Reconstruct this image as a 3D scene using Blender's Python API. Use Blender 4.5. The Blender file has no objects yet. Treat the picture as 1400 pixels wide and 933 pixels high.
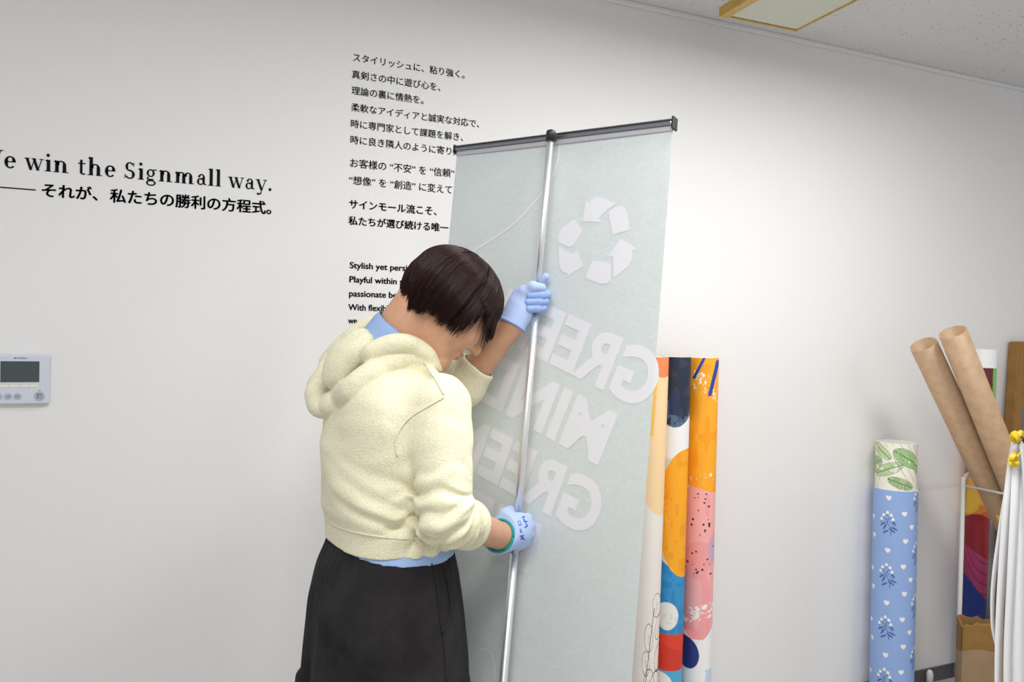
import bpy, bmesh, math, random
import numpy as np
from mathutils import Vector, Matrix
from mathutils.bvhtree import BVHTree
random.seed(7); rng = np.random.default_rng(7)
S = bpy.context.scene
COL = S.collection

# ------------------------------------------------------------------ camera
FPX, YAW, PIT, ROL = 1050.0, math.radians(23.2), math.atan(15/1050), 0.022
CAM = np.array([0, -2.23, 1.43])
FW = np.array([math.sin(YAW)*math.cos(PIT), math.cos(YAW)*math.cos(PIT), -math.sin(PIT)])
_R0 = np.cross(FW, [0, 0, 1]); _R0 /= np.linalg.norm(_R0); _U0 = np.cross(_R0, FW)
RT = _R0*math.cos(ROL) + _U0*math.sin(ROL)
UP = -_R0*math.sin(ROL) + _U0*math.cos(ROL)
cd = bpy.data.cameras.new('camera'); cam = bpy.data.objects.new('camera', cd); COL.objects.link(cam)
cd.sensor_width = 36; cd.lens = 36*FPX/1400; cd.clip_start = .02
cam.matrix_world = Matrix(((RT[0], UP[0], -FW[0], CAM[0]), (RT[1], UP[1], -FW[1], CAM[1]), (RT[2], UP[2], -FW[2], CAM[2]), (0, 0, 0, 1)))
S.camera = cam

def ray(px, py): return FW + (px-700)/FPX*RT - (py-466.5)/FPX*UP
def P(px, py, z): return CAM + z*ray(px, py)                     # survey point: photo position + distance from the camera
def WALL(px, py, y=0.0): d = ray(px, py); return CAM + (y-CAM[1])/d[1]*d
def HOR(px, py, z): d = ray(px, py); return CAM + (z-CAM[2])/d[2]*d
def PLANE(px, py, o, n): d = ray(px, py); return CAM + np.dot(o-CAM, n)/np.dot(d, n)*d

# ------------------------------------------------------------------ light, exposure
w = bpy.data.worlds.new('world'); S.world = w; w.use_nodes = True
w.node_tree.nodes['Background'].inputs[0].default_value = (.93, .96, 1, 1)
w.node_tree.nodes['Background'].inputs[1].default_value = .50
def area(name, loc, sx, sy, e, col=(1, .99, .975)):
    l = bpy.data.lights.new(name, 'AREA'); l.shape = 'RECTANGLE'; l.size = sx; l.size_y = sy; l.energy = e; l.color = col
    o = bpy.data.objects.new(name, l); COL.objects.link(o); o.location = loc; return o
area('ceiling_lamp_near_wall', (1.65, -1.1, 2.45), 1.4, .35, 30)
area('ceiling_lamp_over_person', (.1, -1.75, 2.45), 1.2, .35, 18)
area('ceiling_lamp_behind_camera', (-.6, -3.6, 2.42), 1.2, .35, 13)
area('ceiling_lamp_far_right', (3.4, -3.3, 2.42), 1.2, .35, 14)
S.view_settings.view_transform = 'Standard'; S.view_settings.look = 'None'
S.view_settings.exposure = .42; S.view_settings.gamma = 1; S.view_settings.use_curve_mapping = False

# ------------------------------------------------------------------ helpers
def lin(c):
    c = np.asarray(c, float)/255
    return np.where(c <= .04045, c/12.92, ((c+.055)/1.055)**2.4)
def rgb(*c): return tuple(lin(c))+(1,)
def mat(name, col, rough=.6, metal=0, bump=None, var=None, spec=.5, alpha=1, sheen=0, sss=0):
    m = bpy.data.materials.new(name); m.use_nodes = True; nt = m.node_tree; b = nt.nodes['Principled BSDF']
    b.inputs['Base Color'].default_value = rgb(*col); b.inputs['Roughness'].default_value = rough
    b.inputs['Metallic'].default_value = metal; b.inputs['Specular IOR Level'].default_value = spec
    b.inputs['Alpha'].default_value = alpha; b.inputs['Sheen Weight'].default_value = sheen
    if sss: b.inputs['Subsurface Weight'].default_value = sss; b.inputs['Subsurface Radius'].default_value = (.01, .004, .002)
    tc = nt.nodes.new('ShaderNodeTexCoord')
    if var:                                                      # (scale, colour b, contrast lo, hi)
        n = nt.nodes.new('ShaderNodeTexNoise'); n.inputs['Scale'].default_value = var[0]; n.inputs['Detail'].default_value = 4
        r = nt.nodes.new('ShaderNodeValToRGB'); r.color_ramp.elements[0].position = var[2]; r.color_ramp.elements[1].position = var[3]
        r.color_ramp.elements[0].color = rgb(*col); r.color_ramp.elements[1].color = rgb(*var[1])
        nt.links.new(tc.outputs['Object'], n.inputs['Vector']); nt.links.new(n.outputs['Fac'], r.inputs[0]); nt.links.new(r.outputs[0], b.inputs['Base Color'])
    if bump:                                                     # (scale, strength, distance)
        n = nt.nodes.new('ShaderNodeTexNoise'); n.inputs['Scale'].default_value = bump[0]; n.inputs['Detail'].default_value = 3
        bp = nt.nodes.new('ShaderNodeBump'); bp.inputs['Strength'].default_value = bump[1]; bp.inputs['Distance'].default_value = bump[2]
        nt.links.new(tc.outputs['Object'], n.inputs['Vector']); nt.links.new(n.outputs['Fac'], bp.inputs['Height']); nt.links.new(bp.outputs[0], b.inputs['Normal'])
    return m
def printmat(name, rough=.45):                                   # printed colour read from the mesh's own 'print' attribute
    m = bpy.data.materials.new(name); m.use_nodes = True; nt = m.node_tree; b = nt.nodes['Principled BSDF']
    a = nt.nodes.new('ShaderNodeAttribute'); a.attribute_name = 'print'; nt.links.new(a.outputs['Color'], b.inputs['Base Color'])
    b.inputs['Roughness'].default_value = rough; return m
def link(name, me, m=None, parent=None, smooth=False):
    o = bpy.data.objects.new(name, me); COL.objects.link(o)
    for mm in ([m] if not isinstance(m, (list, tuple)) else m):
        if mm: me.materials.append(mm)
    if smooth: me.polygons.foreach_set('use_smooth', np.ones(len(me.polygons), bool))
    if parent is not None: o.parent = parent; o.matrix_parent_inverse = parent.matrix_world.inverted()
    return o
def thing(name, label, cat, loc=(0, 0, 0), group=None):
    o = bpy.data.objects.new(name, None); COL.objects.link(o); o.location = Vector(loc); o.empty_display_size = .05
    o.matrix_world = Matrix.Translation(Vector(loc)); o['label'] = label; o['category'] = cat
    if group: o['group'] = group
    return o
def tag(o, label, cat, group=None):
    o['label'] = label; o['category'] = cat
    if group: o['group'] = group
    return o
def struct(o): o['kind'] = 'structure'; return o
def raw(name, v, fcs, m=None, parent=None, smooth=False):
    me = bpy.data.meshes.new(name); me.from_pydata([tuple(map(float, p)) for p in v], [], [tuple(map(int, q)) for q in fcs]); me.update()
    return link(name, me, m, parent, smooth)
def bmobj(name, bm, m, parent=None, smooth=False):
    me = bpy.data.meshes.new(name); bmesh.ops.recalc_face_normals(bm, faces=bm.faces[:]); bm.to_mesh(me); bm.free(); return link(name, me, m, parent, smooth)
def bx(bm, lo, hi, M=None, bev=0):
    lo = np.array(lo, float); hi = np.array(hi, float); c = (lo+hi)/2; s = hi-lo
    r = bmesh.ops.create_cube(bm, size=1, matrix=Matrix.Translation(Vector(c)) @ Matrix.Diagonal((*s, 1)))
    vs = r['verts']
    if bev:
        es = list({e for v in vs for e in v.link_edges})
        rr = bmesh.ops.bevel(bm, geom=es, offset=bev, segments=2, affect='EDGES', profile=.6); vs = list({v for fc in rr['faces'] for v in fc.verts} | {v for v in vs if v.is_valid})
    if M is not None: bmesh.ops.transform(bm, matrix=M, verts=vs)
    return vs
def tube(bm, pts, rad, n=12, cap=True):
    pts = [Vector(p) for p in pts]; rad = [rad]*len(pts) if np.isscalar(rad) else rad
    rings = []; u = None
    for i, p in enumerate(pts):
        t = (pts[min(i+1, len(pts)-1)]-pts[max(i-1, 0)]).normalized()
        if u is None:
            u = t.orthogonal().normalized()
        u = (u-t*u.dot(t)).normalized(); v = t.cross(u)
        rings.append([bm.verts.new(p+(u*math.cos(2*math.pi*k/n)+v*math.sin(2*math.pi*k/n))*rad[i]) for k in range(n)])
    for a, b in zip(rings, rings[1:]):
        for k in range(n): bm.faces.new((a[k], a[(k+1) % n], b[(k+1) % n], b[k]))
    if cap: bm.faces.new(rings[0][::-1]); bm.faces.new(rings[-1])
def hollow(bm, a, b, ro, ri, n=40):                              # open-ended paper tube with wall thickness
    a, b = Vector(a), Vector(b); t = (b-a).normalized(); u = t.orthogonal().normalized(); v = t.cross(u)
    R = []
    for p, r in ((a, ro), (b, ro), (b, ri), (a, ri)):
        R.append([bm.verts.new(p+(u*math.cos(2*math.pi*k/n)+v*math.sin(2*math.pi*k/n))*r) for k in range(n)])
    for i in range(4):
        A, B = R[i], R[(i+1) % 4]
        for k in range(n): bm.faces.new((A[k], A[(k+1) % n], B[(k+1) % n], B[k]))
def crom(pts, n=8):
    pts = np.array(pts, float); out = []
    q = np.vstack([2*pts[0]-pts[1], pts, 2*pts[-1]-pts[-2]])
    for i in range(1, len(q)-2):
        for t in np.linspace(0, 1, n, endpoint=False):
            out.append(.5*((2*q[i])+(-q[i-1]+q[i+1])*t+(2*q[i-1]-5*q[i]+4*q[i+1]-q[i+2])*t*t+(-q[i-1]+3*q[i]-3*q[i+1]+q[i+2])*t**3))
    out.append(pts[-1]); return np.array(out)

# ------------------------------------------------------------------ signed-distance sculpting (surface nets)
class SDF:
    def __init__(s, lo, hi, h):
        s.lo = np.array(lo, float); s.h = h; s.n = np.ceil((np.array(hi)-s.lo)/h).astype(int)+1
        s.F = np.full(s.n, 9.0, np.float32)
    def sub(s, lo, hi):
        i0 = np.clip(np.floor((np.array(lo)-s.lo)/s.h).astype(int), 0, s.n-1); i1 = np.clip(np.ceil((np.array(hi)-s.lo)/s.h).astype(int)+1, 1, s.n)
        g = [(s.lo[a]+s.h*np.arange(i0[a], i1[a])).astype(np.float32) for a in range(3)]
        return (slice(i0[0], i1[0]), slice(i0[1], i1[1]), slice(i0[2], i1[2])), np.meshgrid(*g, indexing='ij')
    def comb(s, sl, d, k, op='+'):
        a = s.F[sl]
        if op == '+':
            h = np.clip(k-np.abs(a-d), 0, None)/k if k > 0 else 0
            s.F[sl] = np.minimum(a, d)-h*h*k*.25
        else:
            d = -d; h = np.clip(k-np.abs(a-d), 0, None)/k if k > 0 else 0
            s.F[sl] = np.maximum(a, d)+h*h*k*.25
    def cone(s, a, b, ra, rb, k=.01, op='+', wr=None, flat=None):
        a = np.array(a, float); b = np.array(b, float); m = max(ra, rb)+k+4*s.h
        sl, (X, Y, Z) = s.sub(np.minimum(a, b)-m, np.maximum(a, b)+m)
        ab = b-a; L2 = ab@ab+1e-12
        t = np.clip(((X-a[0])*ab[0]+(Y-a[1])*ab[1]+(Z-a[2])*ab[2])/L2, 0, 1)
        dx, dy, dz = X-a[0]-t*ab[0], Y-a[1]-t*ab[1], Z-a[2]-t*ab[2]
        r = ra+(rb-ra)*t
        if wr: r = r+wr(t, dx, dy, dz)
        if flat is not None:                                     # (axis, scale): squash along an axis
            ax, q = flat; c = dx*ax[0]+dy*ax[1]+dz*ax[2]; dx, dy, dz = dx+c*(q-1)*ax[0], dy+c*(q-1)*ax[1], dz+c*(q-1)*ax[2]
        s.comb(sl, np.sqrt(dx*dx+dy*dy+dz*dz)-r, k, op)
    def path(s, pts, rs, k=.006, kk=.01, **kw):                   # chain of cones
        for i in range(len(pts)-1): s.cone(pts[i], pts[i+1], rs[i], rs[i+1], k if i else kk, **kw)
    def ell(s, c, r, ax=None, k=.01, op='+'):
        c = np.array(c, float); r = np.array(r, float); m = r.max()+k+4*s.h
        sl, (X, Y, Z) = s.sub(c-m, c+m); D = (X-c[0], Y-c[1], Z-c[2])
        ax = np.eye(3) if ax is None else np.array(ax)
        q = [(D[0]*ax[i][0]+D[1]*ax[i][1]+D[2]*ax[i][2])/r[i] for i in range(3)]
        n0 = np.sqrt(q[0]**2+q[1]**2+q[2]**2)+1e-9; n1 = np.sqrt((q[0]/r[0])**2+(q[1]/r[1])**2+(q[2]/r[2])**2)+1e-9
        s.comb(sl, n0*(n0-1)/n1, k, op)
    def stack(s, O, ef, el, rows, k=.02, op='+', e=2.3, wr=None, zlo=None):
        rows = np.array(rows, float); m = rows[:, 3:5].max()+.1
        z0, z1 = rows[0, 0], rows[-1, 0]
        sl, (X, Y, Z) = s.sub((O[0]-m-.1, O[1]-m-.1, z0-.03), (O[0]+m+.1, O[1]+m+.1, z1+.03))
        zz = Z[0, 0, :]; fine = np.linspace(z0, z1, 200)
        pr = []
        for j in range(1, 5):
            v = np.interp(fine, rows[:, 0], rows[:, j]); kk = np.ones(15)/15; v = np.convolve(np.pad(v, 7, 'edge'), kk, 'valid'); pr.append(np.interp(zz, fine, v))
        Fc = (X-O[0])*ef[0]+(Y-O[1])*ef[1]-pr[0]; Lc = (X-O[0])*el[0]+(Y-O[1])*el[1]-pr[1]
        rr = (np.abs(Fc/pr[2])**e+np.abs(Lc/pr[3])**e)**(1/e)
        ang = np.arctan2(Lc, Fc); d = (rr-1)*np.minimum(pr[2], pr[3])
        if wr is not None: d = d-wr(ang, Z)
        lowcut = z0 if zlo is None else zlo(Fc, Lc)
        d = np.maximum(d, np.maximum(lowcut-Z, Z-z1)); s.comb(sl, d.astype(np.float32), k, op)
    def half(s, o, n):                                            # keep only the side n points away from
        sl, (X, Y, Z) = s.sub(s.lo, s.lo+s.h*s.n); d = (X-o[0])*n[0]+(Y-o[1])*n[1]+(Z-o[2])*n[2]; s.F = np.maximum(s.F, d.astype(np.float32))
    def disp(s, fn):
        sl, G = s.sub(s.lo, s.lo+s.h*s.n); s.F = s.F+fn(*G).astype(np.float32)
    def mesh(s, name, m, parent=None, relax=2):
        F = np.clip(s.F, -3*s.h, 3*s.h); F[[0, -1]] = 3*s.h; F[:, [0, -1]] = 3*s.h; F[:, :, [0, -1]] = 3*s.h
        I = F < 0; c = np.zeros(np.array(F.shape)-1, np.int8)
        offs = [(i, j, k) for i in (0, 1) for j in (0, 1) for k in (0, 1)]
        n = c.shape
        for o in offs: c += I[o[0]:o[0]+n[0], o[1]:o[1]+n[1], o[2]:o[2]+n[2]]
        mask = (c > 0) & (c < 8); cells = np.argwhere(mask); idx = np.full(n, -1, np.int64); idx[mask] = np.arange(len(cells))
        acc = np.zeros((len(cells), 3)); cnt = np.zeros(len(cells))
        for o in offs:
            for a in range(3):
                if o[a]: continue
                p = list(o); p[a] = 1
                v0 = F[cells[:, 0]+o[0], cells[:, 1]+o[1], cells[:, 2]+o[2]]; v1 = F[cells[:, 0]+p[0], cells[:, 1]+p[1], cells[:, 2]+p[2]]
                x = (v0 < 0) != (v1 < 0); t = np.where(x, v0/np.where(x, v0-v1, 1), 0)
                q = np.tile(np.array(o, float), (len(cells), 1)); q[:, a] += t
                acc[x] += q[x]; cnt[x] += 1
        V = s.lo+s.h*(cells+acc/cnt[:, None]); Q = []
        for a in range(3):
            b, d = (a+1) % 3, (a+2) % 3
            A = np.take(I, range(I.shape[a]-1), a); B = np.take(I, range(1, I.shape[a]), a)
            e = np.argwhere(A != B); e = e[(e[:, b] > 0) & (e[:, d] > 0) & (e[:, b] < n[b]) & (e[:, d] < n[d])]
            sg = A[e[:, 0], e[:, 1], e[:, 2]]
            def ix(db, dd): q = e.copy(); q[:, b] -= db; q[:, d] -= dd; return idx[q[:, 0], q[:, 1], q[:, 2]]
            q = np.stack([ix(1, 1), ix(0, 1), ix(0, 0), ix(1, 0)], 1); q[~sg] = q[~sg][:, ::-1]; Q.append(q)
        Q = np.vstack(Q); Q = Q[(Q >= 0).all(1)]
        for _ in range(relax):                                    # light relaxation along the mesh
            sm = np.zeros_like(V); ct = np.zeros(len(V))
            for i in range(4):
                np.add.at(sm, Q[:, i], V[Q[:, (i+1) % 4]]+V[Q[:, (i-1) % 4]]); np.add.at(ct, Q[:, i], 2)
            V = .4*V+.6*sm/np.maximum(ct, 1)[:, None]
        me = bpy.data.meshes.new(name); me.vertices.add(len(V)); me.vertices.foreach_set('co', V.ravel().astype(np.float32))
        me.loops.add(Q.size); me.loops.foreach_set('vertex_index', Q.ravel().astype(np.int32))
        me.polygons.add(len(Q)); me.polygons.foreach_set('loop_start', np.arange(0, Q.size, 4, dtype=np.int32)); me.polygons.foreach_set('loop_total', np.full(len(Q), 4, np.int32))
        me.update(calc_edges=True); me.validate()
        return link(name, me, m, parent, True)
def bvh(o):
    me = o.data; return BVHTree.FromPolygons([v.co.copy() for v in me.vertices], [tuple(p.vertices) for p in me.polygons])
def onto(tree, px, py, off=.001):                                 # surface point of a finished mesh along the survey ray
    d = Vector(ray(px, py)).normalized(); h = tree.ray_cast(Vector(CAM), d)
    return None if h[0] is None else np.array(h[0]-d*off)

# ------------------------------------------------------------------ materials
M = dict(
    wall=mat('wallpaper', (232, 231, 230), .75, bump=(260, .35, .0015)),
    ceil=None,
    floor=mat('floor_vinyl', (190, 186, 180), .4, var=(8, (180, 175, 168), .35, .65)),
    trim=mat('white_trim', (228, 228, 228), .5), skirting=mat('grey_skirting', (92, 94, 98), .5),
    vinyl=mat('black_vinyl', (14, 14, 17), .7, spec=.12), gold=mat('gold_frame', (205, 170, 84), .4, var=(60, (190, 150, 70), .3, .7)),
    diffuser=mat('diffuser', (205, 207, 192), .5), dark=mat('dark_gap', (38, 37, 35), .6),
    alu=mat('aluminium', (238, 239, 242), .38, .85), rail=mat('rail_aluminium', (150, 152, 156), .35, 1), blackp=mat('black_plastic', (28, 29, 33), .45),
    skin=mat('skin', (214, 165, 134), .5, var=(40, (206, 155, 124), .3, .7), sss=.08, spec=.35),
    knit=mat('cream_knit', (246, 240, 206), .9, bump=(420, .6, .005), var=(240, (228, 224, 198), .42, .72), spec=.2, sheen=.2),
    shirt=mat('blue_cotton', (156, 182, 224), .85, bump=(700, .2, .001), spec=.2),
    pants=mat('black_cotton', (33, 31, 32), .9, bump=(600, .3, .001), var=(14, (48, 46, 47), .35, .7), spec=.2),
    hair=mat('dark_hair', (40, 19, 15), .36, spec=.25), hairbase=mat('dark_hair_base', (27, 17, 15), .5, spec=.3),
    glove=mat('glove_knit', (182, 201, 239), .85, bump=(900, .25, .001), spec=.2), coat=mat('glove_coating', (152, 180, 234), .6, bump=(300, .3, .001)),
    teal=mat('teal_edge', (20, 150, 150), .8), inkblue=mat('glove_print', (48, 92, 190), .6), lip=mat('lip', (190, 122, 104), .5),
    kraft=mat('kraft_paper', (182, 152, 120), .5, var=(35, (172, 141, 109), .35, .65)), kraftin=mat('kraft_inside', (140, 106, 72), .8),
    carton=mat('carton_board', (150, 112, 56), .7, var=(22, (138, 101, 48), .35, .65)), cartonin=mat('carton_inside', (148, 112, 62), .8),
    rackw=mat('white_coated_wire', (225, 224, 218), .4), ribbon=mat('white_ribbon', (236, 236, 238), .45), ytape=mat('yellow_tape', (240, 205, 50), .4),
    dgrey=mat('dark_grey_metal', (70, 72, 76), .5), paper=mat('white_paper', (240, 240, 238), .6),
    panelw=mat('controller_plastic', (206, 212, 224), .35), lcd=mat('lcd_glass', (66, 76, 76), .15), ivory=mat('ivory_button', (236, 232, 205), .4),
    greyb=mat('grey_button', (176, 183, 196), .45), ink=mat('small_ink', (60, 66, 90), .5), green=mat('green_led', (170, 200, 60), .3),
    prt=None, shoe=mat('white_canvas', (225, 223, 218), .7), sole=mat('rubber_sole', (235, 232, 225), .6))
m = mat('printed_white', (240, 240, 245), .7); M['prt'] = m; nt = m.node_tree
tr = nt.nodes.new('ShaderNodeBsdfTranslucent'); tr.inputs[0].default_value = rgb(240, 240, 245); ms = nt.nodes.new('ShaderNodeMixShader'); ms.inputs[0].default_value = .1
nt.links.new(nt.nodes['Principled BSDF'].outputs[0], ms.inputs[1]); nt.links.new(tr.outputs[0], ms.inputs[2]); nt.links.new(ms.outputs[0], nt.nodes['Material Output'].inputs[0])
# ceiling board with small dark pits
m = mat('rock_wool_ceiling', (218, 217, 219), .85, bump=(120, .25, .002)); M['ceil'] = m
nt = m.node_tree; b = nt.nodes['Principled BSDF']; tc = nt.nodes.new('ShaderNodeTexCoord')
mp = nt.nodes.new('ShaderNodeMapping'); mp.inputs['Scale'].default_value = (1, 2.2, 1); mp.inputs['Rotation'].default_value = (0, 0, .5)
nz = nt.nodes.new('ShaderNodeTexNoise'); nz.inputs['Scale'].default_value = 6; nt.links.new(tc.outputs['Object'], nz.inputs['Vector'])
vo = nt.nodes.new('ShaderNodeTexVoronoi'); vo.inputs['Scale'].default_value = 34; nt.links.new(tc.outputs['Object'], mp.inputs[0]); nt.links.new(mp.outputs[0], vo.inputs['Vector'])
sm = nt.nodes.new('ShaderNodeMath'); sm.operation = 'MULTIPLY_ADD'; sm.inputs[1].default_value = -.34; sm.inputs[2].default_value = .28; nt.links.new(nz.outputs['Fac'], sm.inputs[0])
lt = nt.nodes.new('ShaderNodeMath'); lt.operation = 'LESS_THAN'; nt.links.new(vo.outputs['Distance'], lt.inputs[0]); nt.links.new(sm.outputs[0], lt.inputs[1])
mx = nt.nodes.new('ShaderNodeMix'); mx.data_type = 'RGBA'; mx.inputs['A'].default_value = rgb(218, 217, 219); mx.inputs['B'].default_value = rgb(130, 127, 128)
nt.links.new(lt.outputs[0], mx.inputs['Factor']); nt.links.new(mx.outputs['Result'], b.inputs['Base Color'])

# ------------------------------------------------------------------ the room
CH = 2.535
bm = bmesh.new(); bx(bm, (-2.6, 0, -.02), (6, .12, CH+.02)); struct(bmobj('wall_back', bm, M['wall']))
bm = bmesh.new(); bx(bm, (-2.6, -5, CH), (6, .12, CH+.1)); struct(bmobj('ceiling', bm, M['ceil']))
bm = bmesh.new(); bx(bm, (-2.6, -5, -.1), (6, .12, 0)); struct(bmobj('floor', bm, M['floor']))
bm = bmesh.new(); bx(bm, (-2.6, -.014, CH-.016), (6, .0, CH), bev=.004); struct(bmobj('trim_1', bm, M['trim']))
bm = bmesh.new(); bx(bm, (-2.6, -.008, 0), (6, 0, .06), bev=.002); struct(bmobj('baseboard_back', bm, M['skirting']))

# ------------------------------------------------------------------ wall lettering
def textmesh(body, off=0.0):
    off = off if body.isascii() else 0
    c = bpy.data.curves.new('text', 'FONT'); c.body = body; c.offset = off; c.size = 1; c.resolution_u = 6
    o = bpy.data.objects.new('text', c); COL.objects.link(o)
    dg = bpy.context.evaluated_depsgraph_get(); me = bpy.data.meshes.new_from_object(o.evaluated_get(dg))
    V = np.array([v.co[:] for v in me.vertices]).reshape(-1, 3)[:, :2]; Fc = [tuple(p.vertices) for p in me.polygons]
    bpy.data.objects.remove(o); bpy.data.curves.remove(c); bpy.data.meshes.remove(me)
    return V, Fc
def lettering(name, V2, Fc, fn, m, parent, thick=None):           # map flat glyph outlines onto a surface
    return raw(name, [fn(x, y) for x, y in V2], Fc, m, parent)
def wall_line(parent, body, px0, py0, px1, off=.006, py1=None, hscale=None):
    V, Fc = textmesh(body)
    if off:                                                       # heavier weight: the same outline struck several times
        base, bf, V, Fc = V, Fc, [], []
        for dx, dy in ((-1, 0), (1, 0), (0, .7), (0, -.7)):
            Fc += [tuple(k+len(base)*len(V) for k in q) for q in bf]; V.append(base+np.array([dx, dy])*off)
        V = np.vstack(V)
    a = WALL(px0, py0); b = WALL(px1, py0+ (px1-px0)*(505-py0)/(3150-px0))
    wd = b[0]-a[0]; x0, x1 = V[:, 0].min(), V[:, 0].max(); sx = wd/(x1-x0); sy = sx if hscale is None else hscale
    return lettering('text_line', V, Fc, lambda x, y: (a[0]+(x-x0)*sx, -.0012, a[2]+y*sy), M['vinyl'], parent)
def block(label, x, z): return thing('wall_lettering', label, 'wall text', (x, -.001, z))
bk = block('black Japanese poem lettering, six lines, highest of the texts on the wall', .6, 2.08)
for t, x0, y0, x1 in (('スタイリッシュに、粘り強く。', 482.5, 82.8, 635), ('真剣さの中に遊び心を、', 481, 106, 602), ('理論の裏に情熱を。', 480.5, 128, 579),
                      ('柔軟なアイディアと誠実な対応で、', 480, 151, 655), ('時に専門家として課題を解き、', 479.5, 173.5, 633), ('時に良き隣人のように寄り添', 479, 195.5, 630)):
    wall_line(bk, t, x0, y0, x1, .012)
bk = block('black Japanese lettering, two lines with words in quotation marks, below the six-line poem', .6, 1.88)
for t, x0, y0, x1 in (('お客様の “不安” を “信頼”', 478.5, 227.5, 621), ('“想像” を “創造” に変えて', 477, 251, 618)): wall_line(bk, t, x0, y0, x1, .012)
bk = block('bold black Japanese lettering, two lines, above the small English lines', .6, 1.76)
for t, x0, y0, x1 in (('サインモール流こそ、', 477, 284, 597), ('私たちが選び続ける唯一', 476, 306.5, 613)): wall_line(bk, t, x0, y0, x1, .03)
bk = block('small black sans-serif English lettering in five lines, starting Stylish, beside the hair', .55, 1.53)
for t, x0, y0, x1 in (('Stylish yet persist', 478, 366.7, 566), ('Playful within sin', 477.5, 386, 559), ('passionate bene', 477, 405.3, 554), ('With flexible idea', 476, 424.2, 557), ('we', 475.7, 442.5, 488)):
    wall_line(bk, t, x0, y0, x1, .03, hscale=.0255)

# serif headline: each letter drawn from stems, serifs and modulated bowls
TK, TN = .145, .055
def arc(cx, cy, rx, ry, a0, a1, w0=TN, w1=TK, n=22, ph=0):        # pen thick on the vertical sides
    pts = []; q = []
    for i in range(n+1):
        a = math.radians(a0+(a1-a0)*i/n); wd = w0+(w1-w0)*abs(math.cos(a+ph))**1.3
        c, s_ = math.cos(a), math.sin(a); pts.append((cx+rx*c, cy+ry*s_)); q.append((cx+(rx-wd)*c, cy+(ry-max(TN, wd*.45))*s_))
    return [[pts[i], pts[i+1], q[i+1], q[i]] for i in range(n)]
def stem(x, y0, y1, w=TK): return [[(x, y0), (x+w, y0), (x+w, y1), (x, y1)]]
def serif(x0, x1, y, h=.035): return [[(x0, y), (x1, y), (x1, y+h), (x0, y+h)]]
def flag(x, y): return [[(x-.055, y-.045), (x+.02, y-.075), (x+.06, y), (x+.02, y+.012)]]
def diag(x0, y0, x1, y1, w): return [[(x0, y0), (x0+w, y0), (x1+w, y1), (x1, y1)]]
XH, AS, CP = .47, .74, .68
def arch(x, wd): return arc(x+wd/2, XH-.19, wd/2+.03, .2, 0, 175, TN, TK)+stem(x+wd/2+.03-TK+wd/2, 0, XH-.18)
G = {
 'W': (1.02, diag(.04, CP, .27, 0, .13)+diag(.52, CP-.05, .30, 0, .045)+diag(.40, CP, .65, 0, .13)+diag(.93, CP, .68, 0, .045)+serif(-.02, .25, CP-.03)+serif(.34, .60, CP-.03)+serif(.84, 1.05, CP-.03)),
 'w': (.74, diag(.03, XH, .19, 0, .115)+diag(.37, XH-.03, .22, 0, .04)+diag(.30, XH, .47, 0, .115)+diag(.66, XH, .5, 0, .04)+serif(-.01, .19, XH-.03)+serif(.27, .45, XH-.03)+serif(.58, .75, XH-.03)),
 'y': (.54, diag(.03, XH, .22, -.0, .12)+diag(.45, XH, .22, -.1, .045)+serif(-.02, .20, XH-.03)+serif(.36, .54, XH-.03)+arc(.17, -.12, .11, .09, 200, 380, .05, .06)+[[(.05, -.2), (.13, -.22), (.15, -.13), (.06, -.12)]]),
 'i': (.29, stem(.08, 0, XH)+serif(.01, .27, 0)+flag(.07, XH)+arc(.135, .65, .068, .068, 0, 360, .068, .068)),
 'l': (.29, stem(.08, 0, AS)+serif(.01, .27, 0)+flag(.07, AS)),
 'n': (.66, stem(.08, 0, XH)+serif(.01, .25, 0)+flag(.07, XH)+arch(.14, .36)+serif(.36, .62, 0)),
 'h': (.66, stem(.08, 0, AS)+serif(.01, .25, 0)+flag(.07, AS)+arch(.14, .36)+serif(.36, .62, 0)),
 'm': (.95, stem(.08, 0, XH)+serif(.01, .25, 0)+flag(.07, XH)+arch(.14, .33)+serif(.33, .54, 0)+arch(.455, .33)+serif(.645, .89, 0)),
 't': (.36, stem(.1, .06, XH+.13, .105)+serif(.02, .33, XH-.045, .045)+arc(.235, .1, .135, .11, 180, 320, .04, .1)),
 'e': (.48, arc(.245, .235, .225, .245, 25, 318)+[[(.05, .235), (.46, .235), (.46, .275), (.05, .275)]]+arc(.245, .25, .22, .23, 0, 60)),
 'a': (.48, stem(.28, .03, .33, .11)+arc(.24, .31, .155, .165, 0, 150, .04, .1)+[[(.07, .33), (.17, .31), (.18, .40), (.09, .40)]]+arc(.18, .14, .15, .15, 40, 320, .04, .1)+[[(.25, .25), (.33, .28), (.33, .32), (.24, .29)]]+arc(.42, .09, .09, .09, 190, 300, .04, .07)),
 'g': (.52, arc(.23, .31, .18, .165, 0, 360, .04, .1)+[[(.33, .43), (.5, .43), (.5, .475), (.33, .475)]]+arc(.15, .08, .09, .08, 90, 270, .05, .07)+[[(.14, .0), (.33, .01), (.38, .07), (.14, .07)]]+arc(.245, -.1, .215, .125, 0, 360, .04, .08)),
 'S': (.56, arc(.27, .5, .19, .19, 30, 262, .045, .12)+arc(.27, .18, .22, .19, -100, 82, .045, .13)+arc(.27, .18, .21, .19, 205, 265, .045, .1)+[[(.12, .40), (.2, .33), (.42, .25), (.36, .36)]]+[[(.41, .52), (.45, .52), (.46, .68), (.43, .68)]]+[[(.05, .0), (.08, 0), (.1, .17), (.05, .18)]]),
 '.': (.22, arc(.1, .06, .07, .07, 0, 360, .07, .07))}
hd = thing('wall_lettering', 'large bold serif English headline with a ruled Japanese line under it, above the controller', 'wall text', (-.1, -.001, 1.8))
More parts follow.
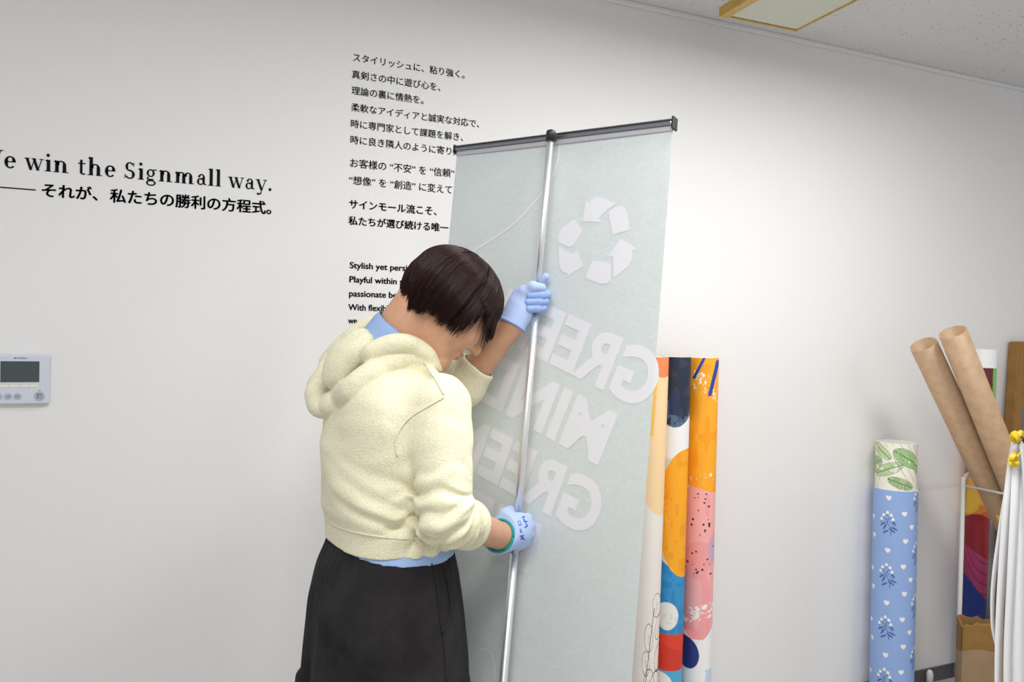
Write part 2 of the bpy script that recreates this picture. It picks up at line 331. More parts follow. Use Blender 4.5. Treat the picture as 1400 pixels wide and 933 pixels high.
txt = 'We win the Signmall way.'; x = 0; words = [([], [])]; xe = None
for ch in txt:
    if ch == ' ': x += .28; words.append(([], [])); continue
    wd, polys = G[ch]; V, Fc = words[-1]
    if ch == 'e' and xe is None: xe = x+.02
    for pl in polys:
        Fc.append(tuple(range(len(V), len(V)+len(pl)))); V += [(px+x, py) for px, py in pl]
    x += wd+.05
a = WALL(6, 229.4); b_ = WALL(371, 260.9); x1 = max(v[0] for v in words[-1][0]); sx = (b_[0]-a[0])/(x1-xe); sy = .062
for V, Fc in words: lettering('headline_word', np.array(V), Fc, lambda x, y: (a[0]+(x-xe)*sx, -.0012, a[2]+y*sy), M['vinyl'], hd)
wall_line(hd, 'それが、', 57, 267.5, 134, .028); wall_line(hd, '私たちの勝利の方程式。', 150, 275, 371, .028)
a = WALL(49, 260); raw('ruled_line', [(a[0]-.32, -.0012, a[2]-.0015), (a[0], -.0012, a[2]-.0015), (a[0], -.0012, a[2]+.0015), (a[0]-.32, -.0012, a[2]+.0015)], [(0, 1, 2, 3)], M['vinyl'], hd)

# ------------------------------------------------------------------ wall controller
tc_ = thing('wall_controller', 'pale grey wall controller with a dark screen and buttons, at the left edge', 'wall controller', (-.365, 0, 1.282))
cx, cz = -.3655, 1.282; K = .061
bm = bmesh.new(); bx(bm, (cx-K, -.018, cz-K), (cx+K, 0, cz+K), bev=.004); bmobj('body', bm, M['panelw'], tc_)
def cpx(X, Y): return (cx+K-(645-X)/635*2*K*.885, cz+K-(Y-130)/630*2*K)       # zoomed photo units to panel metres
def cbox(name, x0, y0, x1, y1, d, m, bev=.0008):
    a = cpx(x0, y1); b = cpx(x1, y0); bm = bmesh.new(); bx(bm, (a[0], -.018-d, a[1]), (b[0], -.0175, b[1]), bev=bev); return bmobj(name, bm, m, tc_)
cbox('screen', 35, 215, 518, 482, .0004, M['lcd'], .0002)
for i in range(4): cbox('bar_button', 32+i*123, 520, 138+i*123, 547, .0015, M['ivory'])
def disc(bm, c, r, d0, d1, n=28):
    A = [bm.verts.new((c[0]+r*math.cos(2*math.pi*i/n), d0, c[1]+r*math.sin(2*math.pi*i/n))) for i in range(n)]
    B = [bm.verts.new((c[0]+.9*r*math.cos(2*math.pi*i/n), d1, c[1]+.9*r*math.sin(2*math.pi*i/n))) for i in range(n)]
    for i in range(n): bm.faces.new((A[i], A[(i+1) % n], B[(i+1) % n], B[i]))
    bm.faces.new(B)
for X, Y, r, t in ((15, 662, .0085, 'メニュー'), (134, 662, .0085, '決定'), (250, 662, .0085, '換気'), (522, 662, .0122, '運転\n停止')):
    bm = bmesh.new(); c = cpx(X, Y); disc(bm, c, r, -.0178, -.0196); ob = bmobj('round_button', bm, M['greyb'], tc_)
    V, Fc = textmesh(t, .01); s_ = r*1.15/(V[:, 0].max()-V[:, 0].min()); mid = (V.max(0)+V.min(0))/2
    lettering('button_print', V, Fc, lambda x, y: (c[0]+(x-mid[0])*s_, -.01975, c[1]+(y-mid[1])*s_), M['ink'], ob)
V, Fc = textmesh('MITSUBISHI', .01); a = cpx(198, 186); s_ = (cpx(360, 186)[0]-a[0])/V[:, 0].max()
lettering('maker_print', V, Fc, lambda x, y: (a[0]+x*s_, -.0182, a[1]+y*s_), M['ink'], tc_)
cbox('indicator_light', 506, 580, 538, 593, .0006, M['green'], .0002)

# ------------------------------------------------------------------ ceiling fixture
zb = 2.44
A = HOR(996, 23, zb); B = HOR(1089, 42, zb); Cc = HOR(1176, 0, zb)
ex = (B-A)/np.linalg.norm(B-A); LW = np.linalg.norm(B-A); ey = np.array([ex[1], -ex[0], 0])
if ey[1] > 0: ey = -ey
lamp = thing('ceiling_fixture', 'flat ceiling fixture with a pale panel in a gold frame, below the ceiling', 'ceiling fixture', (A+B)/2+ey*.5+np.array([0, 0, CH-zb]))
LL = 1.25
def lw(u, v, z): return A+ex*u+ey*v+np.array([0, 0, z])
def lbox(name, u0, u1, v0, v1, z0, z1, m, bev=.002):
    bm = bmesh.new(); bx(bm, (u0, v0, z0), (u1, v1, z1), bev=bev)
    for v in bm.verts: v.co = Vector(lw(*v.co))
    return bmobj(name, bm, m, lamp)
lbox('diffuser_panel', .006, LW-.006, .006, LL-.006, .001, .02, M['diffuser'])
bm = bmesh.new()
for u0, u1, v0, v1 in ((-.028, .004, -.012, LL), (LW-.005, LW+.003, -.006, LL), (0, LW, -.006, .003), (0, LW, LL-.005, LL+.003)): bx(bm, (u0, v0, -.002), (u1, v1, .03), bev=.002)
for v in bm.verts: v.co = Vector(lw(*v.co))
bmobj('lower_frame', bm, M['gold'], lamp)
lbox('upper_frame', -.05, LW, .01, LL, .05, .062, M['gold']); lbox('inner_body', .0, LW-.03, .03, LL-.02, .018, CH-zb, M['dark'])

# ------------------------------------------------------------------ banner stand
TL, TR, PT, PB = P(620, 202, 1.95), P(917, 165, 1.62), P(753, 185, 1.765), P(688, 933, 1.68)
wv = TR-TL; BW = np.linalg.norm(wv); wu = wv/BW
dv = PB-PT; dv = dv-wu*(dv@wu)*.0; du = dv/np.linalg.norm(dv); nrm = np.cross(wu, du); nrm /= np.linalg.norm(nrm)
if nrm@FW < 0: nrm = -nrm                                         # points away from the camera
BT = TL+nrm*.016                                                  # banner plane sits behind the pole
drop = (BT[2]-.075)/-du[2]
def BN(u, v, off=0.0):                                            # u: metres from left edge, v: metres down, off: towards the camera
    return BT+wu*u+du*v-nrm*(off-.006*math.sin(v*2.2+.4)*(math.sin(math.pi*u/BW)))
def bco(px, py): q = PLANE(px, py, BT, nrm)-BT; a = np.array([[wu@wu, wu@du], [wu@du, du@du]]); return np.linalg.solve(a, [q@wu, q@du])
st = thing('roll_up_banner', 'tall pale green roll-up banner stand seen from behind, held by the person', 'banner stand', (PT+du*((PT[2]-.0)/-du[2])))
bmm = bpy.data.materials.new('banner_film'); bmm.use_nodes = True; nt = bmm.node_tree; b = nt.nodes['Principled BSDF']
tc = nt.nodes.new('ShaderNodeTexCoord'); prev = None
for ang, sc in ((.35, 1), (1.2, 1.1), (2.1, .9), (2.75, 1.05)):
    mp = nt.nodes.new('ShaderNodeMapping'); mp.vector_type = 'TEXTURE'; mp.inputs['Rotation'].default_value = (0, 0, ang); mp.inputs['Scale'].default_value = (.05*sc, .0042*sc, 1)
    ns = nt.nodes.new('ShaderNodeTexNoise'); ns.inputs['Scale'].default_value = 1; ns.inputs['Detail'].default_value = 2; ns.inputs['Distortion'].default_value = .6
    nt.links.new(tc.outputs['UV'], mp.inputs[0]); nt.links.new(mp.outputs[0], ns.inputs['Vector'])
    if prev is None: prev = ns.outputs['Fac']
    else:
        mm = nt.nodes.new('ShaderNodeMath'); mm.operation = 'MAXIMUM'; nt.links.new(prev, mm.inputs[0]); nt.links.new(ns.outputs['Fac'], mm.inputs[1]); prev = mm.outputs[0]
rp = nt.nodes.new('ShaderNodeValToRGB'); rp.color_ramp.elements[0].position = .5; rp.color_ramp.elements[1].position = .74
rp.color_ramp.elements[0].color = rgb(223, 230, 228); rp.color_ramp.elements[1].color = rgb(232, 238, 238)
nt.links.new(prev, rp.inputs[0]); nt.links.new(rp.outputs[0], b.inputs['Base Color']); b.inputs['Roughness'].default_value = .65
tr = nt.nodes.new('ShaderNodeBsdfTranslucent'); nt.links.new(rp.outputs[0], tr.inputs[0]); ms = nt.nodes.new('ShaderNodeMixShader'); ms.inputs[0].default_value = .2
nt.links.new(b.outputs[0], ms.inputs[1]); nt.links.new(tr.outputs[0], ms.inputs[2]); nt.links.new(ms.outputs[0], nt.nodes['Material Output'].inputs[0])
nu, nv = 24, 60; V = []; Fc = []; UVs = []
for sd in (0, 1):
    for j in range(nv+1):
        for i in range(nu+1):
            u, v = BW*i/nu, drop*j/nv; V.append(BN(u, v, -.0006*sd)); UVs.append((u, v))
N1 = (nu+1)*(nv+1)
for j in range(nv):
    for i in range(nu):
        q = j*(nu+1)+i; Fc.append((q, q+nu+1, q+nu+2, q+1)); Fc.append(tuple(N1+k for k in (q, q+1, q+nu+2, q+nu+1)))
sheet = raw('printed_sheet', V, Fc, bmm, st, True)
uvl = sheet.data.uv_layers.new(name='UVMap'); li = np.zeros(len(sheet.data.loops), np.int32); sheet.data.loops.foreach_get('vertex_index', li)
uvl.data.foreach_set('uv', np.array(UVs)[li].ravel().astype(np.float32))
bvbm = lambda pts: pts
def onsheet(name, V2, Fc, label=None):
    bm = bmesh.new(); vs = [bm.verts.new((x, y, 0)) for x, y in V2]
    for q in Fc:
        try: bm.faces.new([vs[k] for k in q])
        except ValueError: pass
    bmesh.ops.triangulate(bm, faces=[f_ for f_ in bm.faces if len(f_.verts) > 4])
    for _ in range(3):
        es = [e for e in bm.edges if e.calc_length() > .03]
        if not es: break
        bmesh.ops.subdivide_edges(bm, edges=es, cuts=1); bmesh.ops.triangulate(bm, faces=[f_ for f_ in bm.faces if len(f_.verts) > 4])
    for v in bm.verts: v.co = Vector(BN(v.co.x, v.co.y, .0009))
    o = bmobj(name, bm, M['prt'], sheet)
    if label: o['label'] = label
    return o
def banner_word(word, cuts, rb, lb, cap, off=.035):               # rb/lb: photo positions of the baseline's right and left ends (print seen from behind, so mirrored)
    V, Fc = textmesh(word, off); V = V-[V[:, 0].min(), 0]; a = bco(*rb); c = bco(*lb); d = c-a; L = np.linalg.norm(d); d /= L; n_ = np.array([-d[1], d[0]])
    if n_[1] > 0: n_ = -n_
    sx = L/V[:, 0].max(); sy = cap/.73
    V2 = a+V[:, :1]*sx*d+V[:, 1:]*sy*n_
    return onsheet('printed_word', V2, Fc)
BANNER_WORDS = [('GREEN', (884, 560), (672, 455), .118), ('MIND', (818, 634), (640, 536), .118), ('GREEN', (808, 735), (608, 621), .115), ('LIFE', (720, 783), (585, 705), .115)]
for wd, r_, l_, c_ in BANNER_WORDS: banner_word(wd, 0, r_, l_, c_)
def z4(x, y): return bco(600+x/3.333, 140+y/3.333)
pieces = [[(668, 442), (683, 460), (694, 440), (715, 430), (740, 433), (808, 460), (765, 490), (726, 528), (740, 545), (652, 541)],
          [(770, 500), (805, 475), (832, 468), (850, 484), (862, 530), (866, 582), (790, 602), (780, 550)],
          [(828, 620), (902, 668), (880, 675), (881, 712), (865, 745), (795, 800), (792, 700), (768, 700)],
          [(700, 718), (782, 735), (779, 808), (766, 824), (735, 828), (665, 800), (674, 768)],
          [(540, 655), (570, 675), (610, 690), (627, 666), (654, 745), (577, 796), (584, 781), (560, 770), (545, 745)],
          [(610, 530), (630, 552), (652, 585), (612, 648), (590, 658), (540, 635), (541, 600), (562, 568)]]
V = []; Fc = []
for pc in pieces: Fc.append(tuple(range(len(V), len(V)+len(pc)))); V += [z4(*q) for q in pc]
onsheet('printed_recycling_symbol', V, Fc, 'white recycling symbol of six curved arrow pieces')
def strip2(pts, wd, closed=False):
    pts = crom(pts, 8); V = []; Fc = []; n = len(pts)
    for i in range(n):
        t = pts[min(i+1, n-1)]-pts[max(i-1, 0)]; t = t/np.linalg.norm(t); q = np.array([-t[1], t[0]])*wd/2; V += [pts[i]+q, pts[i]-q]
    for i in range(n-1): Fc.append((2*i, 2*i+1, 2*i+3, 2*i+2))
    return V, Fc
V, Fc = strip2([z4(*q) for q in ((549, 172), (547, 225), (535, 285), (510, 345), (450, 432), (370, 522), (290, 590), (185, 658), (60, 730))], .0055)
onsheet('printed_arc', V, Fc)
e0 = bco(658, 926); V, Fc = strip2([e0+np.array([(.034*math.cos(a)-.012*math.sin(a)), .062*math.sin(a)+.012*math.cos(a)]) for a in np.linspace(0, 2*math.pi, 18)], .004)
onsheet('printed_leaf_outline', V, Fc)
# top rail: clamp bar with glossy lower lip, end caps
def rbox(name, u0, u1, v0, v1, o0, o1, m, bev=.002, par=st):
    bm = bmesh.new(); bx(bm, (u0, v0, o0), (u1, v1, o1), bev=bev)
    for v in bm.verts: v.co = Vector(BT+wu*v.co.x+du*v.co.y-nrm*v.co.z)
    return bmobj(name, bm, m, par)
rail = rbox('top_rail', -.001, BW+.001, -.008, .006, -.008, .011, M['rail'], .004)
rbox('rail_groove', 0, BW, -.0045, -.0015, .0105, .0116, M['blackp'], .0003, rail)
rbox('clamp_lip', .001, BW-.001, .006, .017, -.003, .004, mat('clear_lip', (192, 190, 196), .25), .001)
rbox('end_cap', BW, BW+.005, -.012, .015, -.011, .013, M['blackp'], .0015); rbox('end_cap', -.005, 0, -.010, .012, -.010, .012, M['blackp'], .0015)
plen = (PT[2]-.075)/-du[2]
bm = bmesh.new(); tube(bm, [PT+du*.012, PT+du*.39], .0078, 20); tube(bm, [PT+du*.385, PT+du*.95], .0085, 20); tube(bm, [PT+du*.95, PT+du*plen], .0093, 20); pole = bmobj('support_pole', bm, M['alu'], st, True)
bm = bmesh.new(); tube(bm, [PT+du*.014, PT-du*.004, PT-du*.009, PT-du*.012], [.0108, .0112, .0105, .006], 20); bx(bm, (-.009, -.006, -.013), (.009, .012, .004), bev=.002)
for v in bm.verts[-0:]: pass
bmo = bmobj('pole_clip', bm, M['blackp'], st, True)
me = bmo.data
for v in me.vertices:                                             # move the hook block from the origin onto the pole's top
    if v.co.length < .03: c = v.co.copy(); v.co = Vector(PT+wu*c.x+du*c.y-nrm*c.z)
# cassette and feet on the floor
foot = PT+du*((PT[2]-.04)/-du[2]); fo = foot+nrm*.016-wu*((foot-(BT+du*drop))@wu-BW*.45)*0
wh = np.array([wu[0], wu[1], 0]); wh /= np.linalg.norm(wh); nh = np.array([-wh[1], wh[0], 0]); nh = nh if nh@FW > 0 else -nh
cbase = np.array([*(BT+du*drop+wu*BW/2)[:2], 0])
bm = bmesh.new(); bx(bm, (-BW/2-.02, -.045, .014), (BW/2+.02, .045, .09), bev=.014)
for v in bm.verts: v.co = Vector(cbase+wh*v.co.x+nh*v.co.y+np.array([0, 0, v.co.z]))
bmobj('cassette', bm, M['alu'], st)
for s_ in (-.2, .2):
    bm = bmesh.new(); bx(bm, (s_-.025, -.085, 0), (s_+.025, .16, .016), bev=.003)
    for v in bm.verts: v.co = Vector(cbase+wh*v.co.x+nh*v.co.y+np.array([0, 0, v.co.z]))
    bmobj('foot', bm, M['rail'], st)

# ------------------------------------------------------------------ printed rolls
def print_roll(name, top, bottom, r, colour, na=260, nh_=700, parent=None, ht=None, face=None):
    """cylinder from top to bottom; colour(s, h, a): a angle from the side that faces the room, s = sin a, h metres below the top"""
    top, bottom = np.array(top, float), np.array(bottom, float); ax = bottom-top; L = np.linalg.norm(ax); ax /= L
    fr = np.array(CAM-top) if face is None else np.array(face); fr = fr-ax*(fr@ax); fr /= np.linalg.norm(fr); rt = np.cross(fr, -ax)
    if rt@RT < 0: rt = -rt
    a = np.linspace(-math.pi, math.pi, na, endpoint=False); h = np.linspace(0, L, nh_); Aa, Hh = np.meshgrid(a, h)
    V = top+Hh[..., None]*ax+r*(np.cos(Aa)[..., None]*fr+np.sin(Aa)[..., None]*rt); V = V.reshape(-1, 3)
    col = colour(np.sin(Aa).ravel(), Hh.ravel(), Aa.ravel())
    i = np.arange(nh_-1)[:, None]*na; k = np.arange(na)[None]; k2 = (k+1) % na
    Q = np.stack([i+k, i+k2, i+na+k2, i+na+k], -1).reshape(-1, 4)
    n0 = len(V)                                                   # rolled rim and the hollow core inside it
    extra = []
    for rr, hh in ((r-.004, 0), (r-.004, .25)):
        extra.append(top+ax*hh+rr*(np.cos(a)[:, None]*fr+np.sin(a)[:, None]*rt))
    V = np.vstack([V]+extra); k = np.arange(na); k2 = (k+1) % na
    Q = np.vstack([Q, np.stack([k, n0+k, n0+k2, k2], 1), np.stack([n0+k, n0+na+k, n0+na+k2, n0+k2], 1)])
    col = np.vstack([col, np.tile(lin((238, 236, 230)), (2*na, 1))])
    me = bpy.data.meshes.new(name); me.from_pydata(V.tolist(), [], Q.tolist()); me.update()
    at = me.attributes.new('print', 'FLOAT_COLOR', 'POINT'); at.data.foreach_set('color', np.hstack([col, np.ones((len(col), 1))]).ravel().astype(np.float32))
    return link(name, me, PRM, parent, True)
PRM = printmat('print_on_paper', .5)
def vnoise(x, y, seed=0):                                         # smooth value noise
    r_ = np.random.default_rng(seed).random((64, 64)); xi, yi = np.floor(x).astype(int), np.floor(y).astype(int); fx, fy = x-xi, y-yi
    fx, fy = fx*fx*(3-2*fx), fy*fy*(3-2*fy); g = lambda i, j: r_[i % 64, j % 64]
    return (g(xi, yi)*(1-fx)+g(xi+1, yi)*fx)*(1-fy)+(g(xi, yi+1)*(1-fx)+g(xi+1, yi+1)*fx)*fy
def put(c, mask, col): c[mask] = lin(col)
YK = .001277                                                      # metres per zoomed photo row
def col_right(s, h, a):
    Y = 33+h/YK; n = vnoise(s*3, Y/40, 1); c = np.tile(lin((252, 172, 34)), (len(s), 1))
    put(c, (vnoise(s*3, Y/30, 3) > .62), (248, 160, 24))
    pk = Y > 372+10*s+6*n; put(c, pk, (246, 176, 172)); put(c, pk & (vnoise(s*2, Y/60, 5) > .6), (242, 162, 162))
    put(c, pk & (((s-.95)/.35)**2+((Y-535)/32)**2 < 1), (206, 170, 196))
    g = np.random.default_rng(5)
    for i in range(34):
        sx, sy, rr = g.uniform(-.8, .9), g.uniform(388, 600), g.uniform(1.4, 3.2); put(c, ((s-sx)*40)**2+(Y-sy)**2 < rr*rr, (36, 26, 34))
    put(c, (vnoise(s*16, Y/4, 8)*.7+vnoise(s*5, Y/14, 9)*.5 > .80) & (np.abs(Y-102-18*s) < 30) & (s > -.55), (252, 246, 226))
    put(c, (vnoise(s*16, Y/4, 10)*.7+vnoise(s*5, Y/12, 11)*.5 > .86) & (np.abs(Y-352+12*s) < 16), (252, 246, 226))
    put(c, (vnoise(s*9, Y/4, 12)*.7+vnoise(s*4, Y/14, 13)*.5 > .72) & (np.abs(Y-702+10*s) < 20), (250, 240, 238))
    put(c, (np.abs(s-.05+(Y-35)/85) < .1) & (Y < 88), (30, 66, 160)); put(c, (np.abs(s-.95+(Y-38)/190) < .12) & (Y > 38) & (Y < 132), (30, 66, 160))
    wt = Y > 770-55*np.clip(np.abs(s-.05)-.35, 0, 1)**1.5*1.2; put(c, wt, (243, 242, 242))
    put(c, ((s+.65)/.85)**2+((Y-812-8*s)/42)**2 < 1, (24, 52, 128)); put(c, wt & (Y > 850) & (s > .45+.3*vnoise(s*5, Y/20, 2)), (198, 220, 238))
    put(c, (Y > 890) & (np.abs(s+.8-(Y-890)/120) < .14), (226, 186, 40)); return c
def col_mid(s, h, a):
    Y = 33+h/YK; c = np.tile(lin((240, 239, 238)), (len(s), 1)); n = vnoise(s*6, Y/7, 21)
    nv_ = Y < 212-30*np.abs(s)**2.5; put(c, nv_, (34, 42, 62)); put(c, nv_ & (vnoise(s*3, Y/25, 22) > .6), (46, 55, 76)); put(c, nv_ & (Y > 165+30*(n-.5)+25*np.sin(s*3)) & (n > .35), (84, 106, 140)); put(c, nv_ & (np.abs(s+.05) < .35) & (Y > 120) & (Y < 180) & (n > .3), (36, 50, 86))
    put(c, (Y > 292) & (Y < 570), (216, 219, 219))
    og = (((s-1.0)/2.0)**2+((Y-432)/165)**2 < 1); put(c, og, (252, 172, 30)); put(c, og & (vnoise(s*3, Y/18, 24) > .7), (246, 160, 26))
    put(c, og & (vnoise(s*14, Y/5, 25) > .75) & (np.abs(s+.35-(Y-450)/300) < .08), (255, 200, 90))
    bl = (Y > 566+26*(s+.2)) & ~og; put(c, bl, (40, 136, 194)); put(c, bl & (vnoise(s*4, Y/14, 27) > .58), (52, 146, 202))
    put(c, ((s+.15)/.78)**2+((Y-696)/36)**2 < 1, (238, 236, 230)); put(c, (((s+.15)/.78)**2+((Y-696)/36)**2 < 1) & (n > .62) & (Y > 690), (222, 222, 220))
    rd = (Y > 742) & (Y < 836); put(c, rd, (226, 66, 42)); put(c, rd & (Y > 775+12*s), (214, 56, 36))
    put(c, (Y >= 836), (78, 172, 216)); put(c, ((s+.6)/.95)**2+((Y-872)/32)**2 < 1, (240, 238, 232)); return c
def col_left(s, h, a):
    Y = 33+h/YK; c = np.tile(lin((240, 233, 226)), (len(s), 1))
    pe = (Y < 440) & (((s-1.0)/2.6)**2+((Y-190)/240)**2 < 1); put(c, pe, (250, 216, 166)); put(c, (Y < 84-30*(s-.6)**2) & (s > -.6), (240, 140, 88)); put(c, (np.abs(s-.05+(Y-60)/900) < .2) & (Y > 84) & (Y < 230), (250, 196, 90))
    for lx, ly, rx, ry, rot in ((.75, 655, .30, 30, .3), (.25, 735, .30, 36, -.35), (.95, 710, .22, 34, .5), (.35, 850, .38, 36, -.45), (1.0, 790, .28, 36, .3), (-.2, 905, .3, 34, -.5), (.75, 880, .42, 62, .4), (.1, 800, .26, 32, -.5)):
        dx, dy = (s-lx), (Y-ly)/100; u = dx*math.cos(rot)*1+dy*math.sin(rot); v = -dx*math.sin(rot)+dy*math.cos(rot); e = np.sqrt((u/rx)**2+(v/(ry/100))**2)
        put(c, np.abs(e-1) < .032, (84, 66, 60)); put(c, (np.abs(u) < .009) & (e < .8) & (v > -.1), (110, 90, 80))
    put(c, (np.abs(s-.62+(Y-640)/420) < .022) & (Y > 660), (70, 52, 46)); return c
def roll_at(pxt, wpx, pyt, pxb, z, r, colour, label, group):
    top = P(pxt, pyt, z); low = P(pxb, 933, z*1.005); d = low-top; bot = top+d*((top[2]-.002)/-d[2])
    o = print_roll('printed_roll', top, bot, r, colour); tag(o, label, 'paper roll', group); return o
g_ = 'tall printed paper rolls behind the banner'
roll_at(961.5, 38, 489, 950.5, 2.60, .0515, col_right, 'tall roll printed orange over pink with dark dots, farthest right of the trio', g_)
roll_at(925, 36, 488, 912, 2.54, .0475, col_mid, 'tall roll printed navy, orange, blue and red, middle of the trio', g_)
roll_at(896, 36, 488, 880, 2.48, .0435, col_left, 'tall cream roll with leaf line drawings, partly hidden behind the banner edge', g_)

# blue floral wallpaper wrapped round a leaf-print roll
def col_floral(s, h, a):
    r_ = .079; x = a*r_; c = np.tile(lin((146, 176, 226)), (len(s), 1)); TW, TH = 2*math.pi*r_/2, .2
    for ox, oy in ((-.024, .125), (-.024+TW/2, .04)):             # sprigs
        u = ((x-ox+TW*.5) % TW-TW*.5)/1.3; v = ((h-oy+TH*.5) % TH-TH*.5)/1.3
        put(c, (np.abs(u-.25*v-.004*np.sin(v*90)) < .0010) & (np.abs(v-.004) < .030), (64, 92, 160)); put(c, (np.abs(u+.35*v+.002) < .0009) & (np.abs(v+.008) < .015), (64, 92, 160)); put(c, (np.abs(u-.9*v-.010) < .0009) & (np.abs(v+.002) < .012), (64, 92, 160))
        for k, (lx, ly, ang) in enumerate(((-.008, .012, -.5), (-.014, .004, -.9), (.012, .020, 1.0), (.018, .014, 1.2), (-.006, .026, -1.0), (.016, -.004, .6))):
            p, q = (u-lx)*math.cos(ang)-(v-ly)*math.sin(ang), (u-lx)*math.sin(ang)+(v-ly)*math.cos(ang); put(c, (p/.0026)**2+(q/.0105)**2 < 1, (70, 98, 166))
        for lx, ly in ((-.012, -.022), (-.001, -.031), (.009, -.024), (.014, -.012), (-.018, -.010)): put(c, (u-lx)**2+((v-ly)*.8)**2 < .0041**2, (244, 244, 240)); put(c, (np.abs(u-lx) < .0008) & (v-ly > .004) & (v-ly < .012), (70, 98, 166))
    for ox, oy in ((-.022, .031), (.040, .19), (.034, .087), (-.094, .115), (-.085, .185), (.118, .145), (.066, .137)):  # hearts
        u = (x-ox+TW*.5) % TW-TW*.5; v = -((h-oy+TH*.5) % TH-TH*.5); U, W_ = u/.0112, v/.0112
        put(c, (U*U+W_*W_-.55)**3-U*U*W_**3*1.2 < 0, (240, 240, 238))
    return c
def col_leafy(s, h, a):
    x = a*.075; c = np.tile(lin((238, 236, 222)), (len(s), 1)); n = vnoise(x*60, h*60, 31)
    for cx_, cy_, rx, ry, rot, cc in ((.045, .055, .06, .03, .5, (112, 176, 92)), (-.03, .1, .06, .022, -.4, (158, 196, 130)), (.02, .15, .05, .02, .3, (120, 165, 96)), (-.06, .03, .05, .02, .6, (176, 205, 140)), (-.1, .09, .05, .03, -.5, (130, 180, 100)), (.13, .1, .06, .03, .4, (130, 180, 100)), (.2, .04, .06, .03, .4, (112, 176, 92)), (-.2, .06, .06, .03, .2, (112, 176, 92))):
        p = (x-cx_)*math.cos(rot)+(h-cy_)*math.sin(rot); q = -(x-cx_)*math.sin(rot)+(h-cy_)*math.cos(rot); e = (p/rx)**2+(q/ry)**2
        put(c, (e < 1) & (n > .2), cc); put(c, (e < 1) & (((p+np.abs(q)*.9)*170 % 1) < .3), (228, 232, 206)); put(c, (e < 1) & (np.abs(q) < .0015), (70, 120, 60)); put(c, np.abs(e-1) < .05, (120, 130, 96))
    put(c, (np.abs(((x*.8-h*.5)*45) % 1-.5) < .035) & (vnoise(x*25, h*25, 33) > .5), (140, 140, 124)); return c
top = P(1225.5, 604.5, 2.98); low = P(1218.5, 933, 2.985); d = low-top; bot = top+d*((top[2]-.002)/-d[2]); dn = np.linalg.norm(bot-top); du_ = (bot-top)/dn
wr = thing('wallpaper_roll', 'short roll of blue floral wallpaper wrapped over a green leaf print, standing alone', 'wallpaper roll', bot)
print_roll('inner_sheet', top, bot-du_*.01, .0735, col_leafy, 240, 500, wr)
o = print_roll('outer_sheet', top+du_*.178, bot, .079, col_floral, 380, 560, wr)

# ------------------------------------------------------------------ right-hand corner: rack, tubes, cartons, ribbons
YR = -.20; rx = WALL(1315, 660, YR)[0]
rackf = thing('wire_rack', 'white coated wire rack standing against the wall around the paper tubes', 'rack', (rx+.2, YR-.3, 0))
zr = HOR(1317, 661, 0)[2]; rz = WALL(1319, 662, YR)[2]; x0 = WALL(1316, 700, YR)[0]
for yy in (YR, YR-.6):
    bm = bmesh.new()
    tube(bm, crom([(x0+dx, yy, z_) for dx, z_ in ((0, .02), (0, .5), (0, rz-.01), (.006, rz+.02), (.028, rz+.036), (.06, rz+.04), (.21, rz+.04), (.58, rz+.04), (.612, rz+.036), (.634, rz+.02), (.64, rz-.01), (.64, .5), (.64, .02))], 6), .0085, 12)
    bmobj('end_frame', bm, M['rackw'], rackf, True)
for xx in (x0, x0+.64):
    bm = bmesh.new(); tube(bm, [(xx, YR, rz-.005), (xx, YR-.6, rz-.005)], .0048, 10); bmobj('side_rail', bm, M['rackw'], rackf, True)
for yy in (YR, YR-.6):
    bm = bmesh.new(); tube(bm, [(x0, yy, .1), (x0+.64, yy, .1)], .006, 10); bmobj('cross_bar', bm, M['rackw'], rackf, True)
bm = bmesh.new(); bx(bm, (x0-.01, YR-.61, .0), (x0+.65, YR+.01, .02), bev=.004); bmobj('base_tray', bm, M['rackw'], rackf)

def lean(label, ptop, yc, r):                                     # rests on the rack's near rail, foot inside the tray
    top = WALL(*ptop, yc); mid = np.array([x0+r+.012, yc, rz]); d = mid-top; bot = top+d*((top[2]-.07)/-d[2])
    t = thing('cardboard_tube', label, 'cardboard tube', bot, 'kraft cardboard tubes'); bm = bmesh.new(); hollow(bm, top, bot, r, r-.004)
    bmobj('paper_shell', bm, M['kraft'], t, False); return t, top, bot
ta, at, ab = lean('leaning brown kraft tube, lower and left of the pair', (1262.5, 471), YR-.066, .0465)
tb, b0, b1 = lean('leaning brown kraft tube, taller and right of the pair', (1302.5, 454), YR-.168, .0455)
for t_ in (ta, tb): t_.children[0].data.polygons.foreach_set('use_smooth', [len(p.vertices) == 4 and abs(p.normal.dot(Vector((b1-b0)/np.linalg.norm(b1-b0)))) < .5 for p in t_.children[0].data.polygons])
q = P(1363, 703, 2.84)
at_z = float((at*.42+ab*.58-CAM)@FW)
# yellow tape patch wrapped on the left tube
axd = (ab-at)/np.linalg.norm(ab-at); tm = at+(ab-at)*((at[2]-(rz-.095))/(at[2]-ab[2])); tov = CAM-tm; tov -= axd*(tov@axd); tov /= np.linalg.norm(tov); rr_ = np.cross(axd, tov)
if rr_@RT < 0: rr_ = -rr_
V = []; Fc = []
for j in range(2):
    for i in range(9):
        an = -.55+1.1*i/8; V.append(tm+axd*(-.015+.03*j)+.0469*(math.cos(an)*tov+math.sin(an)*rr_))
for i in range(8): Fc.append((i, i+1, i+10, i+9))
raw('yellow_tape', V, Fc, M['ytape'], ta)

